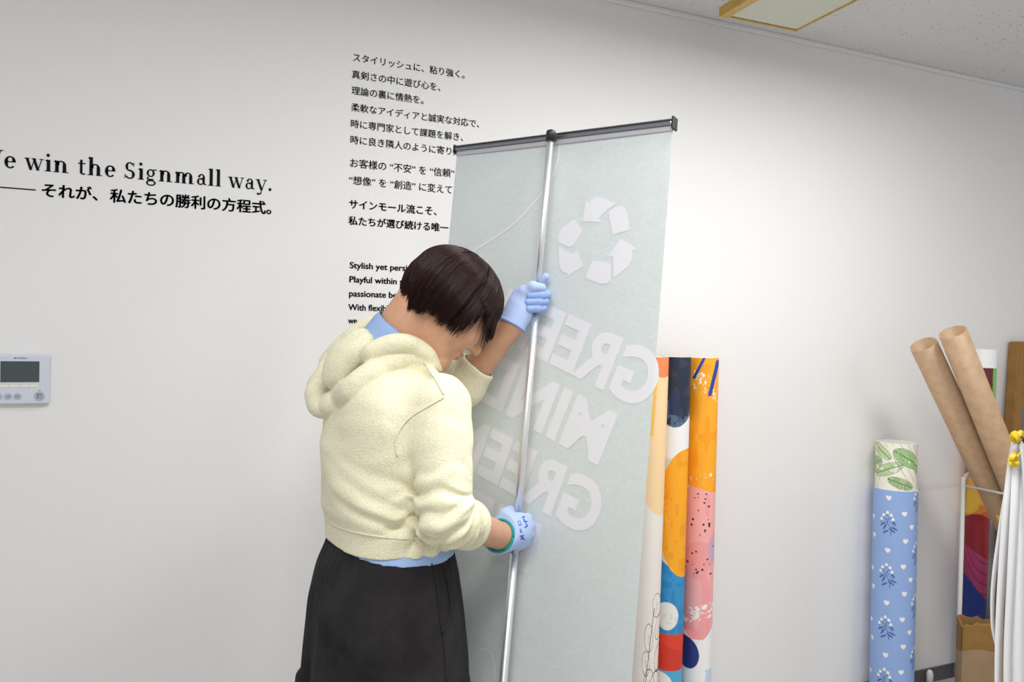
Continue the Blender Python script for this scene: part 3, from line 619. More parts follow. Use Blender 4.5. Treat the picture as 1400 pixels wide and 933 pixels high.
def col_sunset(s, h, a):
    Y = h/.003; n = vnoise(s*3, h*20, 41); c = np.tile(lin((100, 26, 44)), (len(s), 1))
    put(c, (s > .72+.3*np.clip(h-.12, 0, 1)*2) & (h < .25), (122, 190, 80)); put(c, h < .078, (242, 242, 242))
    put(c, h > .42, (222, 140, 52)); put(c, (h > .46) & (((s-.9)/1.9)**2+((h-.56)/.09)**2 < 1), (236, 166, 60)); put(c, (h > .5) & (((s+.9)/1.0)**2+((h-.64)/.05)**2 < 1), (226, 182, 60))
    put(c, h > .69-.03*s, (206, 96, 42)); put(c, h > .715-.03*np.cos(s*1.2), (142, 26, 38))
    pk = h > .845+.03*s; put(c, pk, (172, 58, 102)); st_ = (((h-.80)*7+(s-.9)*(s-.9)*.25) % .30) < .045; put(c, pk & st_, (128, 36, 78))
    put(c, h > .985+.055*s, (28, 52, 130)); return c
tp = WALL(1346.5, 478, -.049); lw_ = WALL(1331, 835, -.056); d = lw_-tp; bt = tp+d*((tp[2]-.024)/-d[2])
o = print_roll('printed_roll', tp, bt, .0455, col_sunset); tag(o, 'dark printed roll with maroon, orange and blue bands behind the kraft tubes', 'paper roll')

# tall flat carton leaning on the wall at the right edge
bl = WALL(1393, 467, -.052); cl = thing('flat_carton', 'tall flat brown cardboard carton at the right edge, leaning on the wall', 'carton', (bl[0]+.3, -.2, 0))
lo_ = WALL(1385, 600, -.066); d = lo_-bl; f0 = bl+d*(bl[2]/-d[2]); wx = np.array([1, 0, 0.]); ax = (f0-bl); hh = np.linalg.norm(ax); ax /= hh; th = np.cross(wx, ax); th = th if th[1] > 0 else -th
def cb(u, v, t): return bl+wx*u+ax*v+th*t
bm = bmesh.new(); bx(bm, (0, 0, 0), (.62, hh-.002, .045), bev=.006)
for v in bm.verts: v.co = Vector(cb(*v.co))
bmobj('board_body', bm, M['carton'], cl)
bm = bmesh.new(); bx(bm, (.008, .001, -.0015), (.03, hh-.03, .0005), bev=.0005)
for v in bm.verts: v.co = Vector(cb(*v.co))
bmobj('folded_edge', bm, mat('carton_edge', (150, 108, 46), .7), cl)

# open carton with torn flaps and stretch wrap
cA = WALL(1307, 880, -.25)[:2]; cang = math.radians(-38); cu = np.array([math.cos(cang), math.sin(cang)]); cv = np.array([-cu[1], cu[0]])   # cA: far-left corner; u along the front, v towards the wall
ZB = .024; ZT = WALL(1316, 846, -.27)[2]; xw, yw = .42, .06
def cc_(u, v): return cA+cu*u+cv*(v-yw)
oc = thing('open_carton', 'open brown carton with torn flaps and clear wrap, bottom right corner', 'carton', (*cc_(xw/2, yw/2), 0))
def torn(name, p, q, zt, th, m, amp=.010, seed=0):                # one wall of the carton with an uneven torn top edge
    p, q = np.array(p, float), np.array(q, float); n = 26; g = np.random.default_rng(seed); d = (q-p)/np.linalg.norm(q-p); nn = np.array([-d[1], d[0]])*th; V = []; Fc = []
    tops = [zt(i/(n-1))+amp*(g.random()-.5) for i in range(n)]
    for i in range(n):
        c = p+(q-p)*i/(n-1)
        for o_ in (0, 1): V += [(*(c+nn*o_), ZB), (*(c+nn*o_), tops[i]+(.004*o_))]
    for i in range(n-1):
        a = 4*i; b = a+4; Fc += [(a, b, b+1, a+1), (a+2, a+3, b+3, b+2), (a+1, b+1, b+3, a+3), (a, a+2, b+2, b)]
    Fc += [(0, 1, 3, 2), (4*n-4, 4*n-2, 4*n-1, 4*n-3)]
    return raw(name, V, Fc, m, oc)
torn('front_wall', cc_(0, 0), cc_(xw, 0), lambda t: ZT-.02-.09*min(1, t*1.2)+.05*math.sin(t*5), .005, M['carton'], .010, 1)
torn('side_wall', cc_(0, yw), cc_(0, 0), lambda t: ZT+.005-.02*t, .005, M['carton'], .006, 2)
torn('back_wall', cc_(xw, yw), cc_(0, yw), lambda t: ZT+.004, .005, M['cartonin'], .012, 3)
torn('side_wall', cc_(xw, 0), cc_(xw, yw), lambda t: ZT-.02, .005, M['carton'], .008, 4)
V = [(*cc_(u, v), z) for z in (ZB, ZB+.006) for u, v in ((0, 0), (xw, 0), (xw, yw), (0, yw))]
raw('bottom_panel', V, [(0, 3, 2, 1), (4, 5, 6, 7), (0, 1, 5, 4), (1, 2, 6, 5), (2, 3, 7, 6), (3, 0, 4, 7)], M['cartonin'], oc)
# clear stretch wrap: a crinkled band round the front and left wall
wm = mat('clear_wrap', (225, 220, 205), .12, alpha=.16, spec=.8); V = []; Fc = []; nn_ = 40
for i in range(nn_+1):
    t = i/nn_; u_, v_ = (-.003, yw*(1-t/.2)) if t < .2 else (xw*(t-.2)/.8, -.003)
    for j in range(9): q = cc_(u_-(.003*rng.random() if t < .2 else 0), v_-(.008*rng.random() if t >= .2 else 0)); V.append((*q, ZT-.10-.022*j-.008*math.sin(t*14+j)))
for i in range(nn_):
    for j in range(8): q = i*9+j; Fc.append((q, q+9, q+10, q+1))
raw('clear_wrap', V, Fc, wm, oc, True)

# ribbons on a dark upright post
pz = 2.42; hx = P(1393, 600, pz)
post = thing('upright_post', 'dark grey metal upright at the right edge carrying the white ribbons', 'stand', (hx[0]+.05, hx[1], 0))
pp = P(1403, 570, pz+.02); bm = bmesh.new(); tube(bm, [(pp[0], pp[1], .012), (pp[0], pp[1], P(1403, 558, pz)[2])], .0125, 16); bmobj('pole', bm, M['dgrey'], post, True)
bm = bmesh.new(); tube(bm, [(pp[0], pp[1], 0), (pp[0], pp[1], .012), (pp[0], pp[1], .016)], [.13, .13, .02], 28); bmobj('base_plate', bm, M['dgrey'], post)
hk = P(1391, 602, pz-.012); bm = bmesh.new(); tube(bm, [(pp[0], pp[1], hk[2]+.006), hk+np.array([0, 0, .004]), hk+np.array([-.012, -.004, .014])], .004, 10); bmobj('hook', bm, M['dgrey'], post, True)
rb = thing('ribbon_bundle', 'bundle of white plastic ribbons tied with yellow tape, hanging at the right edge', 'ribbon', hk)
def strip3(name, pts, wd, m, nrm_=None, tw=0, par=rb):
    pts = crom(pts, 10); n = len(pts); V = []; Fc = []
    for i in range(n):
        t = pts[min(i+1, n-1)]-pts[max(i-1, 0)]; t /= np.linalg.norm(t); an = tw*i/n
        sd = np.cross(t, -FW); sd /= np.linalg.norm(sd)+1e-9; ot = np.cross(sd, t); sd = sd*math.cos(an)+ot*math.sin(an); wdi = wd if np.isscalar(wd) else np.interp(i/(n-1), np.linspace(0, 1, len(wd)), wd)
        fl = np.cross(sd, t)*.0004
        V += [pts[i]+sd*wdi/2+fl, pts[i]-sd*wdi/2+fl, pts[i]+sd*wdi/2-fl, pts[i]-sd*wdi/2-fl]
    for i in range(n-1):
        a = 4*i; b = a+4; Fc += [(a, b, b+1, a+1), (a+2, a+3, b+3, b+2), (a, a+2, b+2, b), (a+1, b+1, b+3, a+3)]
    return raw(name, V, Fc, m, par, True)
for pts, wd, tw in (([(1390, 606, 0), (1381, 660, -.01), (1372, 760, -.015), (1366, 860, -.02), (1364, 960, -.02)], .034, .5),
                    ([(1391, 606, .0), (1388, 680, -.02), (1383, 780, -.03), (1378, 880, -.03), (1377, 970, -.03)], .030, .3),
                    ([(1393, 606, .005), (1395, 660, -.012), (1393, 780, -.018), (1391, 880, -.02), (1391, 980, -.02)], .032, -.4),
                    ([(1386, 622, .01), (1372, 700, .0), (1359, 790, .0), (1357, 850, -.005), (1363, 886, -.012)], .020, .7),
                    ([(1396, 612, .0), (1399, 700, -.008), (1399, 820, -.01), (1398, 960, -.01)], .03, -.2),
                    ([(1385, 640, .0), (1389, 610, -.02), (1397, 612, -.025), (1400, 650, -.02), (1398, 720, -.015)], .026, 1.0)):
    strip3('ribbon', [P(x, y, pz-.02+dz) for x, y, dz in pts], wd, M['ribbon'], tw=tw)
for pts, wd, tw in (([(1384, 604, -.035), (1390, 598, -.045), (1396, 604, -.04)], (.022, .042, .022), .9), ([(1382, 622, -.03), (1390, 626, -.045), (1396, 620, -.04)], (.034, .026, .016), -.8), ([(1380, 630, -.03), (1386, 633, -.04), (1392, 630, -.04)], (.024, .028, .02), .4), ([(1392, 600, -.04), (1396, 594, -.04), (1398, 600, -.03)], (.014, .026, .016), .2)):
    strip3('yellow_tape', [P(x, y, pz-.01+dz) for x, y, dz in pts], wd, M['ytape'], tw=tw)
# small white peg on the floor
pg = HOR(1271, 938, 0); bm = bmesh.new(); tube(bm, [pg, pg+np.array([0, 0, .05]), pg+np.array([0, 0, .062]), pg+np.array([0, 0, .066])], [.014, .013, .009, .003], 16)
tag(bmobj('floor_peg', bm, M['rackw'], None, True), 'small white rounded peg on the floor before the grey skirting', 'peg')

# ------------------------------------------------------------------ the person
ef = np.array([.995, .097, 0]); el = np.array([-.097, .995, 0]); ez = np.array([0, 0, 1.])
O = np.array([.41, -.63, 0])
def L(f_, l_, z): return O+ef*f_+el*l_+ez*z
person = thing('person', 'person in a cream hoodie, black trousers and blue gloves bowing over the pole', 'person', L(0, 0, 0))
Rs, Ls = P(600, 555, 1.53), P(520, 482, 1.80)
Re, Le = P(609, 706, 1.46), P(634, 524, 1.765)
def pole_at(py): t = (py-185)/748; p = P(753-65*t, py, 1.7); zz = 1.765+(1.68-1.765)*t; return 753-65*t, zz
PLX, PLZ = pole_at(410); PRX, PRZ = pole_at(726)
Lw, Rw = P(701, 443, PLZ-.005), P(684, 733, PRZ-.045)
Hc = P(626, 406, 1.63); Nb = L(.015, .01, 1.335)
hy = math.radians(-6); hf0 = ef*math.cos(hy)+el*math.sin(hy); hl = np.array([-hf0[1], hf0[0], 0]); pt_ = math.radians(40)
hf = hf0*math.cos(pt_)-ez*math.sin(pt_); hu = hf0*math.sin(pt_)+ez*math.cos(pt_)
def Hd(f_, l_, u_): return Hc+hf*f_+hl*l_+hu*u_                   # head frame: face, left, crown

p2_ = math.radians(51); gf = hf0*math.cos(p2_)-ez*math.sin(p2_); gu = hf0*math.sin(p2_)+ez*math.cos(p2_)
def Fd(f_, l_, u_): return Hc+gf*f_+hl*l_+gu*u_                   # the face tips a little further down than the skull
s = SDF((.1, -1.0, 0), (.95, -.25, 1.68), .0034)
Fr = [hf, hl, hu]
s.ell(Hd(-.012, 0, .009), (.088, .073, .071), Fr, .02)             # skull
Fr2 = [gf, hl, gu]; s.ell(Fd(.035, 0, -.03), (.062, .062, .085), Fr2, .03)             # face mass
s.cone(Fd(.02, .04, -.075), Fd(.068, .01, -.112), .026, .02, .025); s.cone(Fd(.02, -.04, -.075), Fd(.068, -.01, -.112), .026, .02, .025)   # jaw
s.ell(Fd(.085, 0, -.112), (.018, .02, .016), Fr2, .02)             # chin
for sg in (1, -1):
    s.ell(Fd(.063, sg*.036, -.043), (.03, .027, .03), Fr2, .02)    # cheek
    s.ell(Fd(.096, sg*.032, -.008), (.016, .019, .011), Fr2, .01, '-')  # eye socket
    s.ell(Fd(.079, sg*.032, -.008), (.012, .014, .011), Fr2, .004)
    s.ell(Fd(.076, sg*.03, .008), (.010, .022, .007), Fr2, .012)    # brow
    s.ell(Hd(-.005, sg*.077, -.015), (.018, .007, .031), Fr, .008)  # ear
    s.ell(Hd(-.001, sg*.084, -.013), (.009, .005, .017), Fr, .004, '-')
    s.ell(Fd(.099, sg*.011, -.046), (.009, .008, .007), Fr2, .008)   # nostril wing
s.cone(Fd(.092, 0, .0), Fd(.117, 0, -.039), .007, .0105, .012)  # nose
for sg in (1, -1): s.ell(Fd(.108, sg*.0065, -.0515), (.005, .003, .004), Fr2, .003, '-')
s.ell(Fd(.094, 0, -.07), (.012, .021, .006), Fr2, .007); s.ell(Fd(.092, 0, -.083), (.012, .019, .0065), Fr2, .007)  # lips
s.ell(Fd(.106, 0, -.0765), (.008, .024, .0016), Fr2, .003, '-')
nA = L(-.025, .015, 1.35); s.cone(nA, Hd(-.055, 0, -.03), .058, .052, .03)   # neck
s.cone(L(.02, .0, 1.32), Hd(.005, 0, -.07), .045, .045, .03)
s.cone(L(-.03, .015, 1.28), L(-.015, .02, 1.34), .085, .058, .04)
s.stack(O, ef, el, [(.9, 0, 0, .105, .15), (1.0, 0, 0, .1, .135), (1.15, -.005, 0, .11, .15), (1.25, 0, 0, .105, .15), (1.33, 0, .01, .07, .1)], .05)
s.cone(Rs+el*.03, Re, .042, .036, .03); s.cone(Re, Rw, .038, .029, .02); s.cone(Ls-el*.03, Le, .040, .034, .015); s.cone(Le, Lw, .037, .027, .005)
s.cone(Rw, P(700, 727, PRZ-.03), .027, .02, .01); s.cone(Lw, P(712, 420, PLZ), .026, .02, .01)
for sg in (1, -1):
    hp, kn, an_ = L(-.01, sg*.085, .86), L(-.05, sg*.092, .47), L(-.18, sg*.095, .09)
    s.cone(hp, kn, .085, .055, .05); s.cone(kn, an_, .055, .036, .03); s.cone(an_-ez*.02, L(-.05, sg*.1, .045), .034, .025, .03)
body = s.mesh('body', M['skin'], person, 3)
# lips and brow tint, eyes closed under the fringe
for nm, cc, rr, mm in (('lips', (.0945, 0, -.0765), (.0125, .02, .0105), M['lip']),):
    s = SDF(Fd(*cc)-.04, Fd(*cc)+.04, .0012); s.ell(Fd(.0945, 0, -.0705), (.0125, .019, .0052), Fr2, .003); s.ell(Fd(.0928, 0, -.083), (.0125, .017, .0062), Fr2, .003); s.ell(Fd(.108, 0, -.0765), (.01, .024, .0012), Fr2, .002, '-'); s.mesh(nm, mm, person, 2)

# hair: dark cap plus individual locks
HC = Hd(-.009, 0, .009)
s = SDF(Hc-.2, Hc+.2, .003)
s.ell(HC, (.099, .086, .075), Fr, .01); s.ell(Hd(-.045, 0, -.02), (.074, .078, .068), Fr, .03)
for sg in (1, -1): s.ell(Hd(-.015, sg*.062, -.03), (.05, .022, .05), Fr, .02)
s.ell(Hd(.085, 0, -.075), (.075, .09, .10), Fr, .012, '-')
s.half(Hd(-.07, 0, -.066), -hu)
cap = s.mesh('hair_cap', M['hairbase'], person, 2)
NG, PER, SEG = 300, 20, 14; Vh = []; Fh = []
dn_ = -ez
for g in range(NG):
    phi_g = rng.uniform(-math.pi, math.pi); lay_g = rng.uniform(0, 1); sk = rng.normal(0, .08); th_g = rng.uniform(.03, .95)
    ad = abs(math.degrees(phi_g))
    if ad < 46: e_g = -.010+rng.normal(0, .010)                   # fringe curtain
    elif ad < 74: e_g = (.002+rng.normal(0, .010)) if rng.random() < .84 else -.055-rng.random()*.02   # thin over the cheek
    elif ad < 120: e_g = -.068+rng.normal(0, .004)-.008*(1-abs(ad-78)/42 if ad > 60 else 0)
    else: e_g = -.080-.016*(ad-120)/60+rng.normal(0, .003)
    for i in range(PER):
        dphi = rng.normal(0, .085); lay = np.clip(lay_g+rng.normal(0, .12), 0, 1); e = e_g+rng.normal(0, .003)
        th0 = np.clip(th_g+rng.normal(0, .05), .02, 1.2)
        ra = (.099+.010*lay, .085+.010*lay, .078+.007*lay); pts = []
        for k in range(SEG):
            t = k/(SEG-1); tt_ = t*1.6; th = th0+(math.pi*.5-th0)*min(1, tt_)
            ph = phi_g+dphi*(1-.55*t)+sk*t; ca = math.cos(ph); front = min(1, max(0, (ca-.2)/.5))
            q = HC+hf*(ra[0]*math.sin(th)*ca)+hl*(ra[1]*math.sin(th)*math.sin(ph))+hu*(ra[2]*math.cos(th))
            if tt_ > 1:
                r2 = (tt_-1)/.6; dr = (.016-e)*r2
                dirn = -hu*(1-.7*front)+dn_*.7*front; dirn = dirn/np.linalg.norm(dirn)
                bow = (.007*math.sin(math.pi*min(1, r2*1.2))-(.016 if ad < 110 else .016+.026*min(1, (ad-110)/40))*r2*r2)*(1-front)
                q = q+dirn*dr+(hf*ca+hl*math.sin(ph))*bow
            pts.append(q)
        rd = rng.uniform(.0006, .0011); pts = np.array(pts); n0 = len(Vh)
        for k in range(SEG):
            tg = pts[min(k+1, SEG-1)]-pts[max(k-1, 0)]; tg /= np.linalg.norm(tg); o1 = np.cross(tg, hl+hf*.3); o1 /= np.linalg.norm(o1)+1e-9; o2 = np.cross(tg, o1)
            r_ = rd*(1 if k < SEG-3 else (SEG-k)/4)
            for c in range(3): an = 2.094*c; Vh.append(pts[k]+r_*(o1*math.cos(an)+o2*math.sin(an)))
        for k in range(SEG-1):
            for c in range(3): a = n0+3*k+c; a2 = n0+3*k+(c+1) % 3; Fh.append((a, a2, a2+3, a+3))
raw('hair', Vh, Fh, M['hair'], person, True)

# t-shirt: collar and hem
s = SDF((.15, -.95, .9), (.75, -.3, 1.5), .003)
s.stack(O, ef, el, [(.92, 0, 0, .133, .181), (.965, 0, 0, .130, .177), (.985, 0, 0, .121, .167), (1.03, 0, 0, .110, .15), (1.2, -.005, 0, .104, .138), (1.29, 0, .005, .092, .125), (1.33, -.01, .01, .07, .085)], .03, zlo=lambda Fc, Lc: .967+.12*(Lc+.17)-.04*Fc)
na_ = Hd(-.05, 0, -.03)-nA; na_ /= np.linalg.norm(na_)
s.cone(nA-na_*.035, nA+na_*.075, .076, .068, .02); tb_ = bvh(body); q1, q2 = onto(tb_, 530, 434, .004), onto(tb_, 559, 460, .004); qd = (q2-q1)/np.linalg.norm(q2-q1); cn_ = na_-qd*(na_@qd); cn_ /= np.linalg.norm(cn_); s.half((q1+q2)/2, cn_); s.cone(nA-na_*.02, nA+na_*.2, .0615, .0615, .004, '-')
tee = s.mesh('t_shirt', M['shirt'], person, 2)

# hoodie
def creases(lines, amp):                                          # narrow slanted valleys round a sleeve: (position, slant, width)
    def fn(t, dx, dy, dz):
        o = 0
        for p, sl_, wd in lines:
            q = t-p-sl_*(dx*.8+dz*1.4-dy*.6)*5; o = o-np.exp(-(q/wd)**2)+.45*np.exp(-((q-1.9*wd)/wd)**2)
        return amp*o
    return fn
def hoodie_base():
    s = SDF((.1, -1.0, .93), (.86, -.25, 1.56), .0028)
    def tw_(ang, Z):
        f1 = .004*np.sin(3*ang+26*(Z-1.0)+.6)*np.clip((Z-1.03)*12, 0, 1)*np.clip((1.27-Z)*8, 0, 1)
        q = Z-1.0+.05*(ang+2.0); wnd = np.exp(-((ang+1.75)/.8)**2)    # slanting drape from the back towards the right hip
        f3 = -.007*(np.exp(-((q-.055)/.011)**2)+.8*np.exp(-((q-.095+.02*(ang+2))/.012)**2)+.6*np.exp(-((q-.14)/.014)**2))*wnd
        f4 = .004*np.exp(-((q-.075)/.012)**2)*wnd
        return f1+f3+f4
    s.stack(O, ef, el, [(.983, .0, 0, .126, .172), (1.03, -.001, 0, .126, .172), (1.045, -.003, 0, .133, .178), (1.10, -.006, 0, .133, .174), (1.18, -.008, 0, .132, .166), (1.24, -.006, .005, .122, .152), (1.29, -.002, .01, .103, .13), (1.335, .0, .015, .07, .09)], .02, wr=tw_)
    s.cone(L(-.03, -.08, 1.255), Rs+el*.025-ez*.008, .078, .064, .05); s.cone(L(-.03, .1, 1.285), Ls, .075, .055, .06)
    m_ = Rs+(Re-Rs)*.32; s.cone(Rs, m_, .064, .061, .022); s.cone(m_, Re, .061, .053, .012)
    s.cone(Re, Rc, .054, .050, .016)
    s.cone(Ls, Le-ez*.006, .056, .050, .03); s.cone(Le-ez*.006, Lc_, .050, .046, .01)
    a_ = (Rs-Re)/np.linalg.norm(Rs-Re); b_ = (Rw-Re)/np.linalg.norm(Rw-Re); e1 = (a_+b_)/np.linalg.norm(a_+b_); e2 = (b_-a_)/np.linalg.norm(b_-a_); e3 = np.cross(e1, e2); I_ = Re+e1*.062
    sl, (X, Y, Z) = s.sub(Re-.15, Re+.15); D = (X-I_[0], Y-I_[1], Z-I_[2]); dt = lambda v: D[0]*v[0]+D[1]*v[1]+D[2]*v[2]
    u_, w_, q_ = dt(e1), dt(e2), dt(e3); th = np.arctan2(w_, -u_); r_ = np.sqrt(u_*u_+w_*w_)           # folds fan out from the inside of the elbow
    wt = np.clip((r_-.012)/.05, 0, 1)*np.exp(-(np.maximum(0, np.sqrt((X-Re[0])**2+(Y-Re[1])**2+(Z-Re[2])**2)-.065)/.045)**2); cr = 0
    for t0, wd_, am, wp in ((-1.15, .10, .7, 3), (-.72, .09, 1, -3.5), (-.30, .10, 1, 2.5), (.08, .09, 1, -2), (.42, .09, 1, 3), (.74, .08, .9, -2.5), (1.02, .08, .8, 2)):
        k_ = th-t0-wp*q_-.10*np.sin(q_*60+t0*9); cr = cr+am*(np.exp(-(k_/wd_)**2)-.5*np.exp(-((k_-.19)/.12)**2))
    s.F[sl] += (.0085*wt*cr).astype(np.float32)
    for c, wv_, ri in ((Rc, Rw-Re, .042), (Lc_, Lw-Le, .037)):      # open cuffs
        d = wv_/np.linalg.norm(wv_); sl, (X, Y, Z) = s.sub(c-.075, c+.10); a_ = (X-c[0])*d[0]+(Y-c[1])*d[1]+(Z-c[2])*d[2]
        s.F[sl] = np.where((a_ > -.06), np.maximum(s.F[sl], np.where(a_ > .0, a_-.016, -1)), s.F[sl]); s.cone(c-d*.012, c+d*.2, ri, ri, .003, '-')
    return s
Rc = Re+(Rw-Re)*.36; Lc_ = Le+(Lw-Le)*.22
s = hoodie_base(); tmp = s.mesh('tmp', None, None, 1); tm_ = tmp.data
Vb, Pb = [], []
for mm_ in (body.data, tee.data, tm_):
    n0 = len(Vb); Vb += [v.co.copy() for v in mm_.vertices]; Pb += [tuple(k+n0 for k in p.vertices) for p in mm_.polygons]
bt_ = BVHTree.FromPolygons(Vb, Pb)
bpy.data.objects.remove(tmp); bpy.data.meshes.remove(tm_)
# hood lying on the back: rolled folds following the back and the neck
def roll(pts, k, kk):                                             # (x, y, radius, lift as a share of the radius, own distance where it hangs clear)
    c = crom([(x, y, r) for x, y, r, *_ in pts], 7); zs = []; xs = []
    for i, (x, y, r) in enumerate(c):
        j = min(i//7, len(pts)-1); px, py = 400+x/3.332, 320+y/3.332; lift = pts[j][3]; h_ = onto(bt_, px, py, r*lift)
        if pts[j][4] is not None: zs.append(pts[j][4]); xs.append(i)
        elif h_ is not None: zs.append((h_-CAM)@FW); xs.append(i)
    z = np.interp(np.arange(len(c)), xs, zs); kn = np.array([1, 2, 3, 2, 1])/9; z = np.convolve(np.pad(z, 2, 'edge'), kn, 'valid')
    s.path([P(400+x/3.332, 320+y/3.332, zz) for (x, y, _), zz in zip(c, z)], [r for _, _, r in c], k, kk)
roll([(112, 725, .025, 0, 1.645), (128, 778, .026, 0, 1.625), (180, 776, .026, 0, 1.60), (250, 728, .026, .5, None), (335, 655, .025, .5, None), (430, 592, .023, .5, None), (530, 560, .020, .5, None), (615, 575, .016, .5, None), (672, 618, .006, .3, None)], .004, .003)
roll([(150, 615, .019, 0, 1.685), (178, 645, .021, 0, 1.64), (255, 620, .022, .5, 1.605), (340, 552, .021, .8, None), (430, 508, .019, .9, None), (525, 498, .018, .9, None), (605, 540, .016, .8, None), (655, 585, .007, .5, None)], .003, .002)
roll([(165, 590, .022, 0, 1.705), (215, 535, .024, 0, 1.695), (270, 478, .022, 0, 1.69), (322, 430, .018, 0, 1.69), (370, 405, .014, 0, 1.70), (405, 398, .011, 0, 1.72)], .003, .002)
roll([(125, 700, .028, 0, 1.675), (185, 655, .032, 0, 1.69), (255, 590, .033, 0, 1.675), (312, 530, .028, 0, 1.66)], .010, .008)
roll([(190, 650, .026, .3, None), (235, 590, .026, .35, None), (285, 540, .024, .35, None), (325, 500, .018, .4, None), (338, 478, .010, .5, None)], .006, .006)
roll([(200, 610, .026, .3, None), (250, 545, .026, .3, None), (300, 485, .020, .35, None), (326, 458, .011, .5, None)], .006, .006)
roll([(420, 600, .020, .3, None), (510, 598, .020, .3, None), (590, 612, .016, .2, None), (650, 650, .010, 0, None)], .004, .006)
s.cone(nA-na_*.01, nA+na_*.10, .0635, .0635, .003, '-')
s.disp(lambda X, Y, Z: .0010*np.sin(X*70+Y*31+2*np.sin(Z*40))*np.sin(Z*63+Y*25))
hood = s.mesh('hoodie', M['knit'], person, 1)
ht = bvh(hood)
def seam(name, pts, r, m, tree, par):
    q = [onto(tree, *c) for c in crom([(a, b) for a, b in pts], 6)]; q = [c for c in q if c is not None]
    if len(q) > 2:
        bm = bmesh.new(); tube(bm, q, r, 6); return bmobj(name, bm, m, par, True)
seam('shoulder_seam', [(607, 543), (585, 556), (562, 570), (546, 588), (541, 606), (543, 624)], .0022, M['knit'], ht, hood)
seam('shoulder_seam', [(580, 496), (594, 517), (607, 540)], .0018, M['knit'], ht, hood)
seam('hem_seam', [(443, 712), (470, 724), (510, 733), (550, 737), (600, 735)], .0015, M['knit'], ht, hood)

# trousers
s = SDF((.05, -1.0, .03), (.8, -.25, 1.01), .004)
def pf(ang, Z):
    dnw = np.clip((.97-Z)/.3, 0, 1.3)
    return .0016*np.sin(ang*34)*np.exp(-((Z-.975)/.05)**2)+dnw*(.006*np.sin(5*ang+1.2+3*Z)+.005*np.sin(8*ang-2*Z+.5)-.012*np.exp(-((np.abs(ang)-3.0)/.16)**2)*(dnw > 0))
s.stack(O, ef, el, [(.58, -.022, -.012, .150, .20), (.66, -.012, -.012, .164, .207), (.75, -.010, -.008, .160, .203), (.85, -.008, 0, .152, .197), (.92, -.005, 0, .14, .187), (.965, 0, 0, .124, .172), (.985, 0, 0, .118, .166)], .02, wr=pf)
for sg in (1, -1):
    s.stack(O+el*sg*.105+ef*-.003, ef, el, [(.09, -.17, -sg*.012, .115, .092), (.3, -.125, -sg*.012, .125, .096), (.5, -.062, -sg*.012, .130, .097), (.60, -.03, -sg*.012, .125, .088), (.66, -.012, -sg*.012, .12, .075)], .05, wr=lambda ang, Z: .006*np.sin(4*ang+5*Z)+.004*np.sin(7*ang))
trousers = s.mesh('trousers', M['pants'], person, 2); tt = bvh(trousers)
seam('side_seam', [(590, 770), (596, 800), (602, 850), (608, 895), (610, 932)], .0014, M['pants'], tt, trousers)
seam('pocket_edge', [(606, 772), (612, 800), (616, 830), (613, 850), (604, 866)], .0032, M['pants'], tt, trousers)
for sg in (1, -1):
    c_ = L(-.14, sg*.1, .05); s = SDF(c_-np.array([.22, .16, .055]), c_+np.array([.22, .16, .11]), .004)
    s.cone(L(-.20, sg*.092, .05), L(-.045, sg*.104, .035), .045, .04, .02); s.cone(L(-.195, sg*.092, .1), L(-.17, sg*.094, .05), .044, .05, .02); s.half(L(0, 0, .012), -ez)
    sh = s.mesh('shoe', M['shoe'], person, 2)
    s = SDF(c_-np.array([.22, .16, .055]), c_+np.array([.22, .16, .04]), .004)
    s.cone(L(-.20, sg*.092, .02), L(-.045, sg*.104, .02), .052, .048, .02); s.half(L(0, 0, .002), -ez); s.half(L(0, 0, .022), ez); s.mesh('sole', M['sole'], sh, 1)

# gloves
def GL(x, y, dz): return P(x, y, PLZ+dz)
c_ = GL(725, 410, 0); s = SDF(c_-.12, c_+.12, .0016)
s.cone(GL(701, 442, -.003), GL(709, 427, 0), .0325, .031, .006); s.cone(GL(709, 427, 0), GL(716, 408, .004), .031, .029, .012, flat=(FW, 1.15))
s.path([GL(712, 412, -.006), GL(717, 400, -.014), GL(728, 392, -.0225), GL(741, 393.5, -.021)], [.022, .0145, .0115, .0098], .006, .012)          # thumb across the front
s.path([GL(716, 404, .014), GL(728, 392, .021), GL(738, 385, .018), GL(746, 378.5, .012)], [.017, .0115, .0105, .0088], .005, .01)       # index, pointing up behind
s.half(GL(699.5, 445, -.003), GL(701, 442, -.003)-GL(709, 427, 0))
hand = s.mesh('glove', M['glove'], person, 2); hand['label'] = 'pale blue work glove on the raised hand'
for y0, x0_, x1_, r_ in ((403, 721, 746, .0102), (412, 719.5, 743.5, .0100), (421.3, 720.5, 741, .0094)):
    s = SDF(GL(732, y0, 0)-.055, GL(732, y0, 0)+.055, .0014)
    s.path([GL(716, y0+1, .014), GL(732, y0-1, .021), GL(x1_, y0-.5, .012), GL(x1_+1, y0, -.006), GL(x1_-6, y0+.5, -.0185), GL(x0_+2, y0+1, -.0215)], [.012, r_+.001, r_+.0005, r_, r_, r_*.97], .004, .006)
    s.mesh('finger', M['coat'], hand, 2)
def ring(name, c, d, r, tr_, m, par):
    d = np.array(d)/np.linalg.norm(d); u = np.cross(d, [0, 0, 1.]); u /= np.linalg.norm(u); v = np.cross(d, u); bm = bmesh.new()
    tube(bm, [c+r*(u*math.cos(a)+v*math.sin(a)) for a in np.linspace(0, 2*math.pi, 40)], tr_, 8); return bmobj(name, bm, m, par, True)
ring('cuff_edge', GL(700, 444, -.003), GL(709, 427, 0)-GL(701, 442, -.003), .0325, .0035, M['coat'], hand)
def GR(x, y, dz): return P(x, y, PRZ+dz)
c_ = GR(703, 726, 0); s = SDF(c_-.12, c_+.12, .0016)
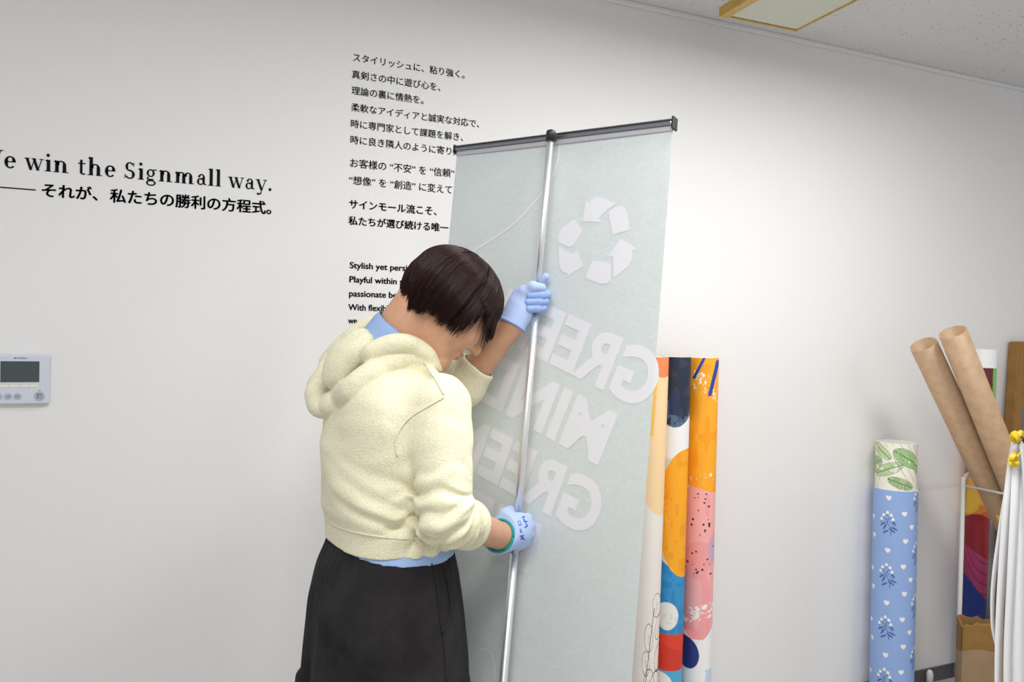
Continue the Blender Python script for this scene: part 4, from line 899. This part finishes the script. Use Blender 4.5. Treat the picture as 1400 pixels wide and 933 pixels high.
s.cone(GR(681, 735, -.046), GR(690, 730.5, -.038), .0345, .034, .006); s.cone(GR(690, 730.5, -.038), GR(704, 727, -.026), .034, .030, .014, flat=(FW, 1.2))
s.ell(GR(709, 726, -.022), (.030, .040, .0175), [RT, UP, FW], .014)
for y0, x1_, r_ in ((709.5, 720.5, .0115), (719, 723.5, .0122), (730, 723, .012), (741, 718.5, .0112)):
    s.path([GR(708, y0+3, -.022), GR(x1_, y0, -.011), GR(x1_-.5, y0, .006), GR(x1_-9, y0+.5, .021), GR(x1_-21, y0+1, .020), GR(x1_-25, y0+2, .012)], [.014, r_, r_-.001, r_-.002, r_-.002, r_-.0025], .0045, .008)
s.path([GR(690, 716, -.034), GR(691, 705, -.016), GR(697, 700.5, .006), GR(709, 703, .022)], [.02, .0155, .0125, .0105], .008, .014)   # thumb
fd_ = (Rw-Re)/np.linalg.norm(Rw-Re); rc_ = Rw-fd_*.004; s.cone(rc_, GR(692, 730, -.036), .0335, .034, .012); s.half(rc_, -fd_)
rhand = s.mesh('glove', M['glove'], person, 2); rhand['label'] = 'pale blue work glove with blue print on the lower hand'
ring('cuff_edge', rc_, fd_, .0335, .0034, M['teal'], rhand)
gt = bvh(rhand)
def glove_print(body, px, py, ang, size, off=.02, sq=1.0):
    V, Fc = textmesh(body, off); V = V-(V.max(0)+V.min(0))/2; s_ = size/(V[:, 0].max()-V[:, 0].min()); a = math.radians(ang); ok = []
    for x, y in V*s_:
        y *= sq; ok.append(onto(gt, px+x*math.cos(a)+y*math.sin(a), py+x*math.sin(a)-y*math.cos(a), .0006))
    if all(o_ is not None for o_ in ok): raw('glove_print', ok, Fc, M['inkblue'], rhand)
def glove_shape(pts):
    q = [onto(gt, x, y, .0006) for x, y in pts]
    if all(k is not None for k in q): raw('glove_print', q, [tuple(range(len(q)))], M['inkblue'], rhand)
for sh_ in ([(712.5, 707.5), (718, 705.5), (717.5, 708), (715.5, 708.8)], [(714.8, 710), (716.5, 709.3), (718.5, 713), (720.5, 712.2), (721.2, 714.2), (717.4, 715.4)], [(718.3, 716.6), (720, 716), (721.8, 719.4), (720.2, 721.6), (719, 720.6), (719.8, 719.2)]): glove_shape(sh_)
pc_ = [(721.2+1.7*math.cos(a_)+(-.0 if math.sin(a_) < 0 else -1.3), 731+1.7*math.sin(a_)+(8 if math.sin(a_) > 0 else -8)) for a_ in np.linspace(0, 2*math.pi, 20, endpoint=False)]
glove_shape([(x-2.6, y-1.5) for x, y in pc_])
glove_print('CE', 710.5, 716, 68, 7.5, .01); glove_print('M', 714, 735, 80, 5.5, .02); glove_print('388', 712, 726, 75, 6, .0)
